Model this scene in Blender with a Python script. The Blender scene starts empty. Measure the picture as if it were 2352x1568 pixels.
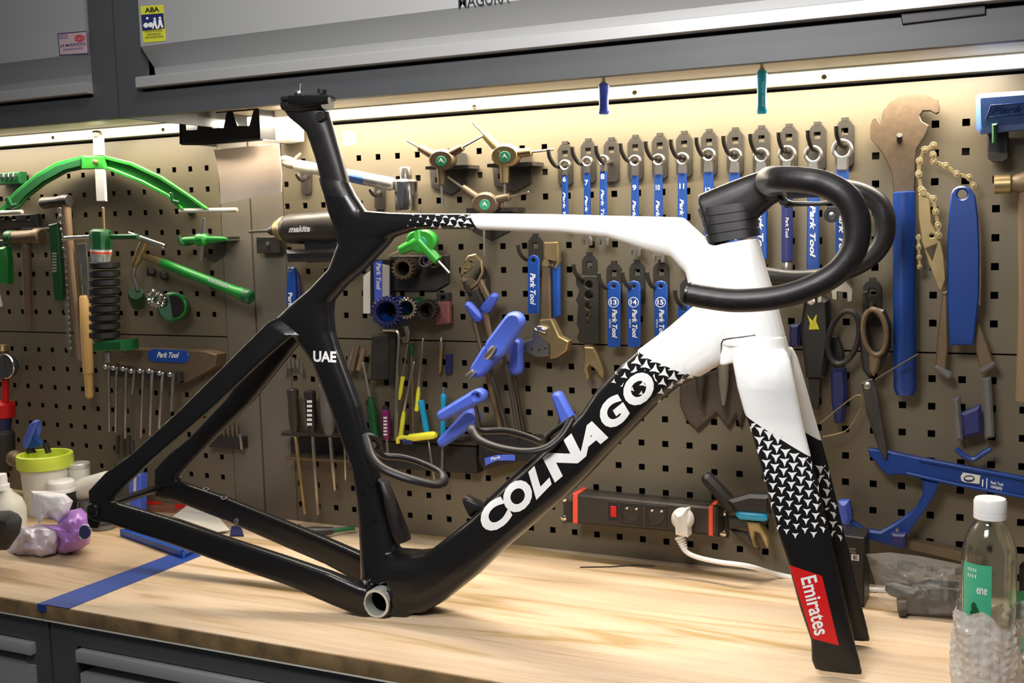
import bpy, bmesh, math, random
from math import sin, cos, pi, radians, sqrt, hypot
from mathutils import Vector, Matrix, noise
from mathutils.bvhtree import BVHTree
random.seed(4)
SC = bpy.context.scene
COL = SC.collection

# ------------------------------------------------------------------ camera (solved from the pegboard's 38 mm hole grid)
FPX = 2564.79
RX, RY, RZ = -0.102823972, 0.025654964, 0.448942384
CAM = Vector((0.709727456, -1.60647515, 0.487331423))
ROT = Matrix.Rotation(RZ, 3, 'Z') @ Matrix.Rotation(RX, 3, 'X') @ Matrix.Rotation(RY, 3, 'Y')
cd = bpy.data.cameras.new('camera'); cam = bpy.data.objects.new('camera', cd); COL.objects.link(cam)
cd.sensor_width = 36.0; cd.lens = FPX * 36.0 / 2352; cd.clip_start = 0.05
r_, f_, u_ = ROT.col[0], ROT.col[1], ROT.col[2]
cam.matrix_world = Matrix(((r_[0], u_[0], -f_[0], CAM[0]), (r_[1], u_[1], -f_[1], CAM[1]), (r_[2], u_[2], -f_[2], CAM[2]), (0, 0, 0, 1)))
cd.dof.use_dof = True; cd.dof.focus_distance = 1.42; cd.dof.aperture_fstop = 16.0
SC.camera = cam

# ------------------------------------------------------------------ world, lights, exposure
wd = bpy.data.worlds.new('room_air'); SC.world = wd; wd.use_nodes = True
wd.node_tree.nodes['Background'].inputs[0].default_value = (0.93, 0.96, 1.0, 1)
wd.node_tree.nodes['Background'].inputs[1].default_value = 0.10
SC.view_settings.view_transform = 'Standard'; SC.view_settings.look = 'None'
SC.view_settings.gamma = 1.0; SC.view_settings.use_curve_mapping = False
SC.view_settings.exposure = 0.06

def area(name, loc, target, sx, sy, power, col, spread=180):
    l = bpy.data.lights.new(name, 'AREA'); l.shape = 'RECTANGLE'; l.size = sx; l.size_y = sy
    l.energy = power; l.color = col; l.spread = radians(spread)
    o = bpy.data.objects.new(name, l); COL.objects.link(o); o.location = loc
    o.rotation_euler = (Vector(target) - Vector(loc)).to_track_quat('-Z', 'Y').to_euler()
    return o
area('ceiling_lamp', (0.35, -1.0, 1.75), (0.30, -0.45, 0.0), 0.6, 0.3, 9.5, (1.0, 0.98, 0.95))
area('front_fill', (0.25, -1.45, 1.15), (0.22, -0.28, 0.50), 0.5, 0.35, 6.2, (1.0, 0.98, 0.96), 95)  # added unseen fill light, narrowed and aimed to brighten the bicycle frame
area('led_strip_light', (0.04, -0.058, 0.680), (0.04, -0.09, 0.0), 1.23, 0.015, 10.8, (1.0, 0.90, 0.74))
area('led_strip_light_side', (-1.39, -0.055, 0.680), (-1.39, -0.08, 0.0), 1.6, 0.015, 7.0, (1.0, 0.90, 0.74))

# ------------------------------------------------------------------ geometry helpers
def ray(px, py):
    return ROT @ Vector(((px - 1176) / FPX, 1.0, -(py - 784) / FPX))
def P(px, py, d=0.0):                      # point on the plane d metres in front of the pegboard
    v = ray(px, py); return CAM + v * ((-d - CAM.y) / v.y)
ZT = -0.031                                # worktop surface
def G(px, py, z=ZT):                       # point on a horizontal plane
    v = ray(px, py); return CAM + v * ((z - CAM.z) / v.z)
PHI = radians(3.5); FO = Vector((-0.07, -0.335, 0))
FN = Vector((-sin(PHI), cos(PHI), 0)); FU = Vector((cos(PHI), sin(PHI), 0))
def F(px, py, w=0.0):                      # bike-local point (u, w, z) on the plane w from the bike's mid plane
    v = ray(px, py); t = (w - FN.dot(CAM - FO)) / FN.dot(v); q = CAM + v * t - FO
    return Vector((q.dot(FU), w, q.z))
def dep(p): return (p - CAM).dot(f_)
def mm(px, p): return px * dep(p) / FPX    # pixels to metres at point p

def slab(pts, d0, d1, bev=0.0008, holes=(), res=1):
    """outline traced on the plane nearest the viewer, extruded back towards the pegboard"""
    d0, d1 = min(d0, d1), max(d0, d1)
    return plate([[(q.x, q.z) for q in (P(x, y, d1) for x, y in s)] for s in [pts] + list(holes)],
                 d1 - d0, bev, lambda c: Vector((c.x, -(d0 + d1) / 2 - c.z, c.y)))
def plate(loops, th, bev, fn):
    cu = bpy.data.curves.new('tmp', 'CURVE'); cu.dimensions = '2D'; cu.fill_mode = 'BOTH'
    bev = min(bev, th * 0.45)
    cu.extrude = th / 2 - bev; cu.bevel_depth = bev; cu.bevel_resolution = 0; cu.offset = -bev
    for s in loops:
        sp = cu.splines.new('POLY'); sp.points.add(len(s) - 1); sp.use_cyclic_u = True
        for p, c in zip(sp.points, s): p.co = (c[0], c[1], 0, 1)
    ob = bpy.data.objects.new('tmp', cu); me = bpy.data.meshes.new_from_object(ob)
    v = [fn(x.co) for x in me.vertices]; f = [tuple(p.vertices) for p in me.polygons]
    bpy.data.objects.remove(ob); bpy.data.curves.remove(cu); bpy.data.meshes.remove(me)
    return v, f
def tube(pts, r, seg=10, cap=True, flat=1.0):
    n = len(pts); r = [r] * n if not hasattr(r, '__len__') else r
    v = []; f = []; prev = None
    for i, p in enumerate(pts):
        t = (pts[min(i + 1, n - 1)] - pts[max(i - 1, 0)]).normalized()
        if prev is None:
            a = Vector((0, 0, 1)) if abs(t.z) < 0.9 else Vector((1, 0, 0))
            x = t.cross(a).normalized()
        else:
            x = (prev - t * prev.dot(t)).normalized()
        y = t.cross(x); prev = x
        for k in range(seg):
            a = 2 * pi * k / seg; v.append(p + x * (cos(a) * r[i] * flat) + y * (sin(a) * r[i]))
    for i in range(n - 1):
        for k in range(seg):
            f.append((i * seg + k, i * seg + (k + 1) % seg, (i + 1) * seg + (k + 1) % seg, (i + 1) * seg + k))
    if cap: f += [tuple(reversed(range(seg))), tuple(range((n - 1) * seg, n * seg))]
    return v, f
def smoothpath(pts, k=5):
    out = []; n = len(pts)
    for i in range(n - 1):
        p0, p1, p2, p3 = pts[max(i - 1, 0)], pts[i], pts[i + 1], pts[min(i + 2, n - 1)]
        for j in range(k):
            t = j / k
            out.append(0.5 * ((2 * p1) + (p2 - p0) * t + (2 * p0 - 5 * p1 + 4 * p2 - p3) * t * t + (3 * p1 - p0 - 3 * p2 + p3) * t ** 3))
    return out + [pts[-1]]
def lathe(p0, p1, prof, seg=20):           # prof: (t along the axis 0..1, radius in metres)
    ax = (p1 - p0); t = ax.normalized(); a = Vector((0, 0, 1)) if abs(t.z) < 0.9 else Vector((1, 0, 0))
    x = t.cross(a).normalized(); y = t.cross(x); v = []; f = []
    for s, r in prof:
        for k in range(seg):
            g = 2 * pi * k / seg; v.append(p0 + ax * s + x * (cos(g) * max(r, 1e-5)) + y * (sin(g) * max(r, 1e-5)))
    n = len(prof)
    for i in range(n - 1):
        for k in range(seg):
            f.append((i * seg + k, i * seg + (k + 1) % seg, (i + 1) * seg + (k + 1) % seg, (i + 1) * seg + k))
    f += [tuple(reversed(range(seg))), tuple(range((n - 1) * seg, n * seg))]
    return v, f
def rod(a, b, rpx, r2=None, seg=12):       # a, b = (px, py, d); radius in pixels
    A, B = P(*a), P(*b); r1 = mm(rpx, A); r2 = mm(rpx if r2 is None else r2, B)
    return lathe(A, B, [(0, r1 * .7), (.015, r1), (.985, r2), (1, r2 * .7)], seg)
def turned(a, b, prof, seg=16):            # prof radius in pixels
    A, B = P(*a), P(*b); s = dep(A) / FPX
    return lathe(A, B, [(t, r * s) for t, r in prof], seg)
def box(a, b):
    x0, y0, z0 = (min(a[i], b[i]) for i in range(3)); x1, y1, z1 = (max(a[i], b[i]) for i in range(3))
    v = [Vector(c) for c in ((x0, y0, z0), (x1, y0, z0), (x1, y1, z0), (x0, y1, z0), (x0, y0, z1), (x1, y0, z1), (x1, y1, z1), (x0, y1, z1))]
    return v, [(3, 2, 1, 0), (4, 5, 6, 7), (0, 1, 5, 4), (1, 2, 6, 5), (2, 3, 7, 6), (3, 0, 4, 7)]
def bbox(a, b, bv):
    bm = bmesh.new(); v, f = box(a, b); vs = [bm.verts.new(c) for c in v]
    for q in f: bm.faces.new([vs[i] for i in q])
    bmesh.ops.bevel(bm, geom=list(bm.edges), offset=bv, segments=2, affect='EDGES', profile=0.6)
    bm.verts.ensure_lookup_table(); bm.verts.index_update()
    o = [x.co.copy() for x in bm.verts], [tuple(x.index for x in q.verts) for q in bm.faces]
    bm.free(); return o
def prism(loop, ax, d):                    # loop of points, swept by vector d
    n = len(loop); v = [Vector(p) for p in loop] + [Vector(p) + d for p in loop]
    f = [tuple(reversed(range(n))), tuple(range(n, 2 * n))] + [(i, (i + 1) % n, n + (i + 1) % n, n + i) for i in range(n)]
    return v, f
def torus(c, nrm, R, r, seg=24, ring=8, sx=1.0, up=None):
    t = Vector(nrm).normalized(); a = Vector(up) if up else (Vector((0, 0, 1)) if abs(t.z) < .9 else Vector((1, 0, 0)))
    x = t.cross(a).normalized(); y = x.cross(t); v = []; f = []
    for i in range(seg):
        g = 2 * pi * i / seg; e = (x * cos(g) * sx + y * sin(g))
        for k in range(ring):
            h = 2 * pi * k / ring; v.append(c + e * R + e.normalized() * (cos(h) * r) + t * (sin(h) * r))
    for i in range(seg):
        for k in range(ring):
            f.append((i * ring + k, i * ring + (k + 1) % ring, ((i + 1) % seg) * ring + (k + 1) % ring, ((i + 1) % seg) * ring + k))
    return v, f
def circ(cx, cy, r, n=18, ry=None, a0=0):
    return [(cx + r * cos(a0 + 2 * pi * k / n), cy + (ry or r) * sin(a0 + 2 * pi * k / n)) for k in range(n)]
def capsule(x0, y0, x1, y1, r0, r1=None, n=7):
    r1 = r0 if r1 is None else r1; a = math.atan2(y1 - y0, x1 - x0)
    return [(x0 + r0 * cos(a + pi / 2 + pi * k / n), y0 + r0 * sin(a + pi / 2 + pi * k / n)) for k in range(n + 1)] + \
           [(x1 + r1 * cos(a - pi / 2 + pi * k / n), y1 + r1 * sin(a - pi / 2 + pi * k / n)) for k in range(n + 1)]
def gear(cx, cy, r, n, tooth=0.14):
    o = []
    for k in range(n):
        for s, q in ((0, 1), (.35, 1), (.5, 1 - tooth), (.85, 1 - tooth)):
            a = 2 * pi * (k + s) / n; o.append((cx + r * q * cos(a), cy + r * q * sin(a)))
    return o
def chain(path, step, r):                  # links along a pixel path (px, py, d)
    out = []; pts = [Vector(p) for p in path]; acc = []
    for a, b in zip(pts, pts[1:]):
        n = max(1, int((b - a).length / step))
        acc += [a.lerp(b, k / n) for k in range(n)]
    acc.append(pts[-1])
    for i, (a, b) in enumerate(zip(acc, acc[1:])):
        e = 0.002 if i % 2 else 0.0
        q = capsule(a.x, a.y, b.x, b.y, r * .5, r * .5, 3)
        out.append(slab(q, a.z - .001 + e, a.z + .001 + e, 0.0003))
        out.append(slab(circ(a.x, a.y, r, 9), a.z - .0012 + e, a.z + .0012 + e, 0.0003)); out.append(slab(circ(b.x, b.y, r, 9), a.z - .0011 + e, a.z + .0011 + e, 0.0003))
        out.append(slab(circ(b.x, b.y, r * .45, 6), a.z, a.z + .005, 0.0003))
    return out

def merge(*gs):
    v = []; f = []
    for g in gs:
        o = len(v); v += g[0]; f += [tuple(i + o for i in q) for q in g[1]]
    return v, f

# ------------------------------------------------------------------ objects
ROOT = {}
def T(name, label, cat, loc, group=None, mw=None):
    o = bpy.data.objects.new(name, None); COL.objects.link(o); o.empty_display_size = 0.02
    M = mw if mw is not None else Matrix.Translation(Vector(loc)); o.matrix_world = M
    ROOT[o] = M.inverted()
    o['label'] = label; o['category'] = cat
    if group: o['group'] = group
    return o
def part(name, parent, mat, *gs, ang=35, label=None, local=False, kind=None):
    v, f = merge(*gs)
    if parent is not None and not local:
        M = ROOT[parent]; v = [M @ c for c in v]
    me = bpy.data.meshes.new(name); me.from_pydata([tuple(c) for c in v], [], f)
    me.polygons.foreach_set('use_smooth', [True] * len(f)); me.set_sharp_from_angle(angle=radians(ang))
    me.materials.append(mat); me.update()
    o = bpy.data.objects.new(name, me); COL.objects.link(o)
    if parent is not None: o.parent = parent; ROOT[o] = ROOT[parent]
    else: ROOT[o] = Matrix.Identity(4)
    if label: o['label'] = label
    if kind: o['kind'] = kind
    return o
def struct(name, mat, *gs, **k): return part(name, None, mat, *gs, kind='structure', **k)
def solo(name, label, cat, mat, *gs, group=None, **k):
    o = part(name, None, mat, *gs, **k); o['label'] = label; o['category'] = cat
    if group: o['group'] = group
    c = sum((Vector(x.co) for x in o.data.vertices), Vector()) / len(o.data.vertices)
    o.data.transform(Matrix.Translation(-c)); o.location = c; ROOT[o] = Matrix.Translation(-c)
    return o
def copy_tree(src, parent=None):
    c = src.copy(); COL.objects.link(c)
    if parent is not None: c.parent = parent
    for k in list(src.children): copy_tree(k, c)
    return c
def glyphs(txt, bold=0.0, shear=0.0, sub=0):
    cu = bpy.data.curves.new('tmp', 'FONT'); cu.body = txt; cu.offset = bold; cu.shear = shear; cu.resolution_u = 4
    ob = bpy.data.objects.new('tmp', cu); me = bpy.data.meshes.new_from_object(ob)
    bm = bmesh.new(); bm.from_mesh(me); bmesh.ops.triangulate(bm, faces=bm.faces)
    if sub:
        for _ in range(sub):
            long_ = [e for e in bm.edges if e.calc_length() > 0.12]
            if long_: bmesh.ops.subdivide_edges(bm, edges=long_, cuts=1); bmesh.ops.triangulate(bm, faces=bm.faces)
    bm.verts.index_update(); v = [q.co.copy() for q in bm.verts]; f = [tuple(x.index for x in q.verts) for q in bm.faces]
    bm.free(); bpy.data.objects.remove(ob); bpy.data.curves.remove(cu); bpy.data.meshes.remove(me)
    x0 = min(c.x for c in v); x1 = max(c.x for c in v); y1 = max(c.y for c in v)
    return [((c.x - x0) / (x1 - x0), c.y / y1) for c in v], f
def text(txt, p0, p1, up, fn, bold=0.02, shear=0.0, sub=0):
    """baseline from pixel p0 to p1, 'up' the pixel vector of the cap height, fn maps a pixel to a point"""
    v, f = glyphs(txt, bold, shear, sub)
    return [fn(p0[0] + (p1[0] - p0[0]) * s + up[0] * t, p0[1] + (p1[1] - p0[1]) * s + up[1] * t) for s, t in v], f
def on(d): return lambda x, y: P(x, y, d)
def vtext(txt, x, y0, y1, w, d, **k):      # lettering running down a hanging tool
    return text(txt, (x - w / 2, y0), (x - w / 2, y1), (w, 0), on(d), **k)

# ------------------------------------------------------------------ materials
def mat(name, col, rough=0.5, metal=0.0, noise=0.0, scale=40.0, spec=0.5, trans=0.0, emit=None, bump=0.0, coat=0.0, alpha=1.0, stretch=(1, 1, 1)):
    m = bpy.data.materials.new(name); m.use_nodes = True; nt = m.node_tree; b = nt.nodes['Principled BSDF']
    b.inputs['Base Color'].default_value = (*col, 1); b.inputs['Roughness'].default_value = rough; b.inputs['Metallic'].default_value = metal
    b.inputs['Specular IOR Level'].default_value = spec; b.inputs['Transmission Weight'].default_value = trans
    b.inputs['Coat Weight'].default_value = coat; b.inputs['Alpha'].default_value = alpha
    if emit: b.inputs['Emission Color'].default_value = (*emit[0], 1); b.inputs['Emission Strength'].default_value = emit[1]
    if noise or bump:
        tc = nt.nodes.new('ShaderNodeTexCoord'); mp = nt.nodes.new('ShaderNodeMapping'); mp.inputs['Scale'].default_value = stretch
        n = nt.nodes.new('ShaderNodeTexNoise'); n.inputs['Scale'].default_value = scale; n.inputs['Detail'].default_value = 5
        nt.links.new(tc.outputs['Object'], mp.inputs[0]); nt.links.new(mp.outputs[0], n.inputs['Vector'])
        if noise:
            r = nt.nodes.new('ShaderNodeValToRGB'); r.color_ramp.elements[0].position = 0.3; r.color_ramp.elements[1].position = 0.7
            r.color_ramp.elements[0].color = (*[c * (1 - noise) for c in col], 1); r.color_ramp.elements[1].color = (*[min(1, c * (1 + noise)) for c in col], 1)
            nt.links.new(n.outputs['Fac'], r.inputs[0]); nt.links.new(r.outputs[0], b.inputs['Base Color'])
        if bump:
            bp = nt.nodes.new('ShaderNodeBump'); bp.inputs['Strength'].default_value = bump; bp.inputs['Distance'].default_value = 0.002
            nt.links.new(n.outputs['Fac'], bp.inputs['Height']); nt.links.new(bp.outputs[0], b.inputs['Normal'])
    return m
M = {}
def dm(k, *a, **kw): M[k] = mat(k, *a, **kw)
dm('panel', (0.128, 0.106, 0.069), 0.42, noise=0.05, scale=6)
dm('pillar', (0.135, 0.118, 0.092), 0.4, noise=0.05, scale=5)
dm('dark', (0.012, 0.010, 0.009), 0.8, noise=0.1)
dm('cab_dark', (0.068, 0.071, 0.075), 0.45, noise=0.06, scale=12)
dm('cab_silver', (0.40, 0.40, 0.40), 0.38, 0.25, noise=0.04, scale=9, stretch=(.1, 1, 1))
dm('cab_under', (0.36, 0.29, 0.17), 0.5, noise=0.05)
dm('trim', (0.75, 0.70, 0.58), 0.4, noise=0.03)
dm('diffuser', (1, .95, .85), 0.4, emit=((1.0, 0.92, 0.76), 1.5))
dm('steel', (0.42, 0.395, 0.35), 0.3, 0.9, noise=0.12, scale=60)
dm('chrome', (0.75, 0.73, 0.70), 0.18, 1.0, noise=0.05)
dm('hammered', (0.085, 0.058, 0.034), 0.5, 0.2, noise=0.15, scale=120)
dm('brass', (0.36, 0.27, 0.13), 0.38, 0.7, noise=0.12, scale=50)
dm('bronze', (0.15, 0.105, 0.06), 0.5, 0.35, noise=0.1, scale=30)
dm('iron', (0.055, 0.05, 0.045), 0.45, 0.5, noise=0.2, scale=50)
dm('hook', (0.028, 0.024, 0.018), 0.5, 0.2, noise=0.15, scale=60)
dm('black', (0.014, 0.013, 0.014), 0.42, noise=0.2, scale=30)
dm('rubber', (0.03, 0.029, 0.028), 0.65, noise=0.15, scale=60)
dm('greyplast', (0.12, 0.115, 0.11), 0.5, noise=0.1)
dm('blue', (0.008, 0.062, 0.31), 0.4, noise=0.08, scale=20)
dm('blueshaded', (0.004, 0.036, 0.20), 0.38, noise=0.08, scale=20)  # darkened copy of blue: dimness at the far end put into the colour
dm('bluegrip', (0.07, 0.13, 0.62), 0.45, noise=0.08, scale=20)
dm('bluelight', (0.13, 0.28, 0.80), 0.42, noise=0.06)
dm('navy', (0.015, 0.02, 0.11), 0.5, noise=0.1)
dm('teal', (0.01, 0.28, 0.48), 0.35, noise=0.08)
dm('green', (0.010, 0.20, 0.024), 0.38, noise=0.1, scale=20)
dm('greenlight', (0.035, 0.34, 0.035), 0.35, noise=0.1, scale=20)
dm('greendark', (0.005, 0.085, 0.022), 0.42, noise=0.12, scale=20)
dm('mint', (0.06, 0.42, 0.24), 0.4, noise=0.06)
dm('lime', (0.56, 0.66, 0.06), 0.45, noise=0.06)
dm('yellow', (0.70, 0.66, 0.04), 0.4, noise=0.06)
dm('magenta', (0.20, 0.008, 0.13), 0.35, noise=0.06)
dm('red', (0.62, 0.006, 0.008), 0.4, noise=0.04)
dm('redorange', (0.85, 0.09, 0.045), 0.4, noise=0.03)
dm('white', (0.82, 0.81, 0.79), 0.4, noise=0.02)
dm('print', (0.86, 0.86, 0.86), 0.5, noise=0.02)
dm('printgrey', (0.45, 0.45, 0.45), 0.5, noise=0.02)
dm('paper', (0.84, 0.77, 0.70), 0.7, noise=0.03, scale=12)
dm('paperwhite', (0.85, 0.83, 0.76), 0.7, noise=0.03, scale=12)
dm('cloud', (0.62, 0.60, 0.52), 0.45, noise=0.05)
dm('dullwood', (0.25, 0.165, 0.095), 0.5, noise=0.3, scale=60, stretch=(1, 1, .08))
dm('handlewood', (0.55, 0.34, 0.12), 0.5, noise=0.25, scale=60, stretch=(1, 1, .08))
dm('oldwood', (0.16, 0.105, 0.06), 0.55, noise=0.3, scale=60, stretch=(1, 1, .08))
dm('carbon', (0.007, 0.0065, 0.007), 0.3, noise=0.15, scale=80, spec=0.4)
dm('carbonmatt', (0.012, 0.010, 0.0105), 0.42, noise=0.2, scale=120, spec=0.4)
dm('bore', (0.002, 0.002, 0.002), 1.0, noise=0.1, spec=0.0)
dm('shadowbrown', (0.045, 0.032, 0.02), 0.8, noise=0.3, scale=30)  # shade as a colour, for the shadow shape behind the fork
dm('paintwhite', (0.9, 0.89, 0.875), 0.28, noise=0.01, coat=0.4)
dm('alu', (0.72, 0.74, 0.70), 0.35, 0.6, noise=0.05)
dm('tape', (0.008, 0.045, 0.27), 0.55, noise=0.07, scale=25, bump=0.1)
dm('glass', (0.93, 0.97, 0.94), 0.06, trans=1.0, noise=0.01)
dm('film', (0.93, 0.93, 0.92), 0.05, spec=0.9, noise=0.02, alpha=0.10, bump=0.8, scale=35)
dm('bubble', (0.62, 0.58, 0.54), 0.22, noise=0.2, alpha=0.8, bump=0.9, scale=90)
dm('purple', (0.42, 0.19, 0.60), 0.3, noise=0.15, scale=25, bump=0.4)
dm('purplefilm', (0.68, 0.60, 0.70), 0.2, noise=0.12, scale=25, bump=0.5)
dm('tissue', (0.86, 0.82, 0.82), 0.85, noise=0.03, scale=30)
dm('pink', (0.50, 0.36, 0.40), 0.6, noise=0.05)
dm('stickyellow', (0.62, 0.62, 0.04), 0.5, noise=0.04)
dm('lever', (0.045, 0.038, 0.033), 0.4, 0.3, noise=0.2)
dm('magazine', (0.22, 0.08, 0.05), 0.4, noise=0.5, scale=30)

def translucent(m, f):
    nt = m.node_tree; b = nt.nodes['Principled BSDF']; t = nt.nodes.new('ShaderNodeBsdfTranslucent'); x = nt.nodes.new('ShaderNodeMixShader'); x.inputs[0].default_value = f
    src = b.inputs['Base Color'].links[0].from_socket; nt.links.new(src, t.inputs[0]); nt.links.new(b.outputs[0], x.inputs[1]); nt.links.new(t.outputs[0], x.inputs[2]); nt.links.new(x.outputs[0], nt.nodes['Material Output'].inputs[0])
translucent(M['paper'], .38); translucent(M['paperwhite'], .3)
def wood_mat(k):
    m = bpy.data.materials.new('birch_worktop'); m.use_nodes = True; nt = m.node_tree; b = nt.nodes['Principled BSDF']; L = nt.links.new
    tc = nt.nodes.new('ShaderNodeTexCoord')
    mp = nt.nodes.new('ShaderNodeMapping'); mp.inputs['Scale'].default_value = (0.9, 9.0, 9.0); mp.inputs['Rotation'].default_value = (0, 0, 0.05)
    L(tc.outputs['Object'], mp.inputs[0])
    n1 = nt.nodes.new('ShaderNodeTexNoise'); n1.inputs['Scale'].default_value = 2.2; n1.inputs['Detail'].default_value = 6; n1.inputs['Distortion'].default_value = 1.2
    L(mp.outputs[0], n1.inputs['Vector'])
    r = nt.nodes.new('ShaderNodeValToRGB'); e = r.color_ramp.elements
    e[0].position = 0.36; e[0].color = (0.50, 0.345, 0.165, 1); e[1].position = 0.62; e[1].color = (0.77, 0.595, 0.42, 1)
    q = r.color_ramp.elements.new(0.45); q.color = (0.69, 0.505, 0.335, 1)
    L(n1.outputs['Fac'], r.inputs[0])
    mp2 = nt.nodes.new('ShaderNodeMapping'); mp2.inputs['Scale'].default_value = (4, 160, 160); L(tc.outputs['Object'], mp2.inputs[0])
    n2 = nt.nodes.new('ShaderNodeTexNoise'); n2.inputs['Scale'].default_value = 2; n2.inputs['Detail'].default_value = 3; L(mp2.outputs[0], n2.inputs['Vector'])
    mx = nt.nodes.new('ShaderNodeMix'); mx.data_type = 'RGBA'; mx.blend_type = 'MULTIPLY'; mx.inputs[0].default_value = 0.35
    r2 = nt.nodes.new('ShaderNodeValToRGB'); r2.color_ramp.elements[0].position = .3; r2.color_ramp.elements[0].color = (.62, .55, .45, 1); r2.color_ramp.elements[1].position = .55; r2.color_ramp.elements[1].color = (1, 1, 1, 1)
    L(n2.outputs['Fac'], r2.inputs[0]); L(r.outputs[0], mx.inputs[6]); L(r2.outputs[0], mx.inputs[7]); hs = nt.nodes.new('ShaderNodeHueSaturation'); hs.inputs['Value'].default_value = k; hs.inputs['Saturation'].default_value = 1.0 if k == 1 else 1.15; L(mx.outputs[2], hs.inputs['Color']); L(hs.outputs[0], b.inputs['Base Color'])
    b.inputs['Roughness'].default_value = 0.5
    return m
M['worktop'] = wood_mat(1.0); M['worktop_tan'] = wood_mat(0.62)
dm('woodedge', (0.20, 0.125, 0.055), 0.75, noise=0.4, scale=30, bump=0.5)

# ================================================================== SETTING
SEAM = -0.5745                                                   # joint between the two workbench bays
struct('wall_back', M['dark'], box((-2.8, 0.035, -1.0), (1.6, 0.06, 1.6)))
struct('floor', M['greyplast'], box((-3.0, -2.6, -0.93), (2.0, 0.06, -0.9)))

def pegboard(label, x0, x1, z0, z1, cols, rows, xo, zo):
    hs = 0.0048; v = []; f = []
    def vert(x, y, z): v.append(Vector((x, y, z))); return len(v) - 1
    xs = [xo + 0.038 * i for i in cols]; zs = [zo + 0.038 * j for j in rows]
    for a, cx in enumerate(xs):
        L = x0 if a == 0 else cx - .019; R = x1 if a == len(xs) - 1 else cx + .019
        for b, cz in enumerate(zs):
            B = z0 if b == 0 else cz - .019; Tt = z1 if b == len(zs) - 1 else cz + .019
            o = [vert(L, 0, B), vert(R, 0, B), vert(R, 0, Tt), vert(L, 0, Tt)]
            i = [vert(cx - hs, 0, cz - hs), vert(cx + hs, 0, cz - hs), vert(cx + hs, 0, cz + hs), vert(cx - hs, 0, cz + hs)]
            k = [vert(cx - hs, .0018, cz - hs), vert(cx + hs, .0018, cz - hs), vert(cx + hs, .0018, cz + hs), vert(cx - hs, .0018, cz + hs)]
            for q in range(4):
                w = (q + 1) % 4
                f.append((o[q], o[w], i[w], i[q])); f.append((i[q], i[w], k[w], k[q]))
    # folded rim
    rim = [((x0, 0, z0), (x1, 0.02, z0)), ((x0, 0, z1), (x1, 0.02, z1))]
    for a_, b_ in rim:
        o = [vert(a_[0], 0, a_[2]), vert(b_[0], 0, a_[2]), vert(b_[0], .02, a_[2]), vert(a_[0], .02, a_[2])]; f.append(tuple(o))
    for x in (x0, x1):
        o = [vert(x, 0, z0), vert(x, 0, z1), vert(x, .02, z1), vert(x, .02, z0)]; f.append(tuple(o))
    me = bpy.data.meshes.new('pegboard_panel'); me.from_pydata([tuple(c) for c in v], [], f); me.materials.append(M['panel'])
    o = bpy.data.objects.new('pegboard_panel', me); COL.objects.link(o); o['label'] = label; o['category'] = 'pegboard'
    return o
ZS = 0.3015
pegboard('upper pegboard panel of the wide bay, behind the row of spanners', -0.5015, 1.2, ZS + .0012, .6655, range(-13, 31), range(9, 17), 0, 0)
pegboard('lower pegboard panel of the wide bay, behind the power strip', -0.5015, 1.2, -.0335, ZS - .0012, range(-13, 31), range(0, 8), 0, 0)
pegboard('upper pegboard panel of the side bay, behind the green arched gauge', -2.25, -0.6425, ZS - .001, .6655, range(-58, -17), range(9, 17), .0145, -.0017)
pegboard('lower pegboard panel of the side bay, behind the rack of hex keys', -2.25, -0.6425, -.0335, ZS - .0034, range(-58, -17), range(0, 8), .0145, -.0017)
struct('trim_1', M['pillar'], bbox((-0.641, -0.0005, -.0335), (-0.5765, 0.028, .668), .001))
struct('trim_2', M['pillar'], bbox((-0.5725, -0.0005, -.0335), (-0.503, 0.028, .668), .001))
t3 = struct('trim_3', M['trim'], box((-0.572, -0.003, .6725), (1.2, 0.03, .692)))
t4 = struct('trim_4', M['trim'], box((-2.25, -0.003, .6725), (-0.577, 0.03, .692)))

# worktops
def worktop(label, x0, x1, m='worktop'):
    t = T('worktop', label, 'worktop', ((x0 + x1) / 2, -.25, -.056))
    part('board', t, M[m], bbox((x0, -.5065, -.0535), (x1, .0, ZT), .0015))
    part('edge_band', t, M['woodedge'], bbox((x0, -.5085, -.0528), (x1, -.5062, ZT - .0012), .0006), label='worn brown front edge')
    part('edge_strip', t, M['cloud'], box((x0, -.5088, -.0552), (x1, -.49, -.0532)), label='pale strip under the worn edge')
worktop('pale wooden worktop under the bicycle frame', SEAM + .0012, 1.35)
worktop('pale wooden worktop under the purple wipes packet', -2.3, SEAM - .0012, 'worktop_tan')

# base cabinets
def base_cabinet(label, x0, x1, dx0, dx1, zt):
    t = T('base_cabinet', label, 'cabinet', ((x0 + x1) / 2, -.25, -.9))
    part('carcass', t, M['cab_dark'], box((x0, -.497, -.9), (x0 + .05, -.02, -.0555)), box((x1 - .05, -.497, -.9), (x1, -.02, -.0555)),
         box((x0 + .05, -.497, zt + .001), (x1 - .05, -.02, -.0555)), box((x0 + .05, -.46, -.9), (x1 - .05, -.02, zt)))
    d = part('drawer', t, M['cab_silver'], box((dx0, -.502, zt - .30), (dx1, -.462, zt - .036)),
             prism([(dx0 + .002, -.475, zt - .034), (dx0 + .002, -.47, zt - .003), (dx0 + .002, -.467, zt - .003), (dx0 + .002, -.467, zt - .034)], 0, Vector((dx1 - dx0 - .004, 0, 0))))
    part('handle', d, M['cab_silver'], bbox((dx0 - .002, -.507, zt - .0185), (dx1 + .002, -.470, zt - .001), .0015))
base_cabinet('dark grey base cabinet with silver drawer under the bicycle frame', SEAM + .002, 1.35, -.514, 1.28, -.090)
base_cabinet('dark grey base cabinet with silver drawer at the bench corner left of the blue tape', -2.3, SEAM - .002, -2.25, -.607, -.094)

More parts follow.
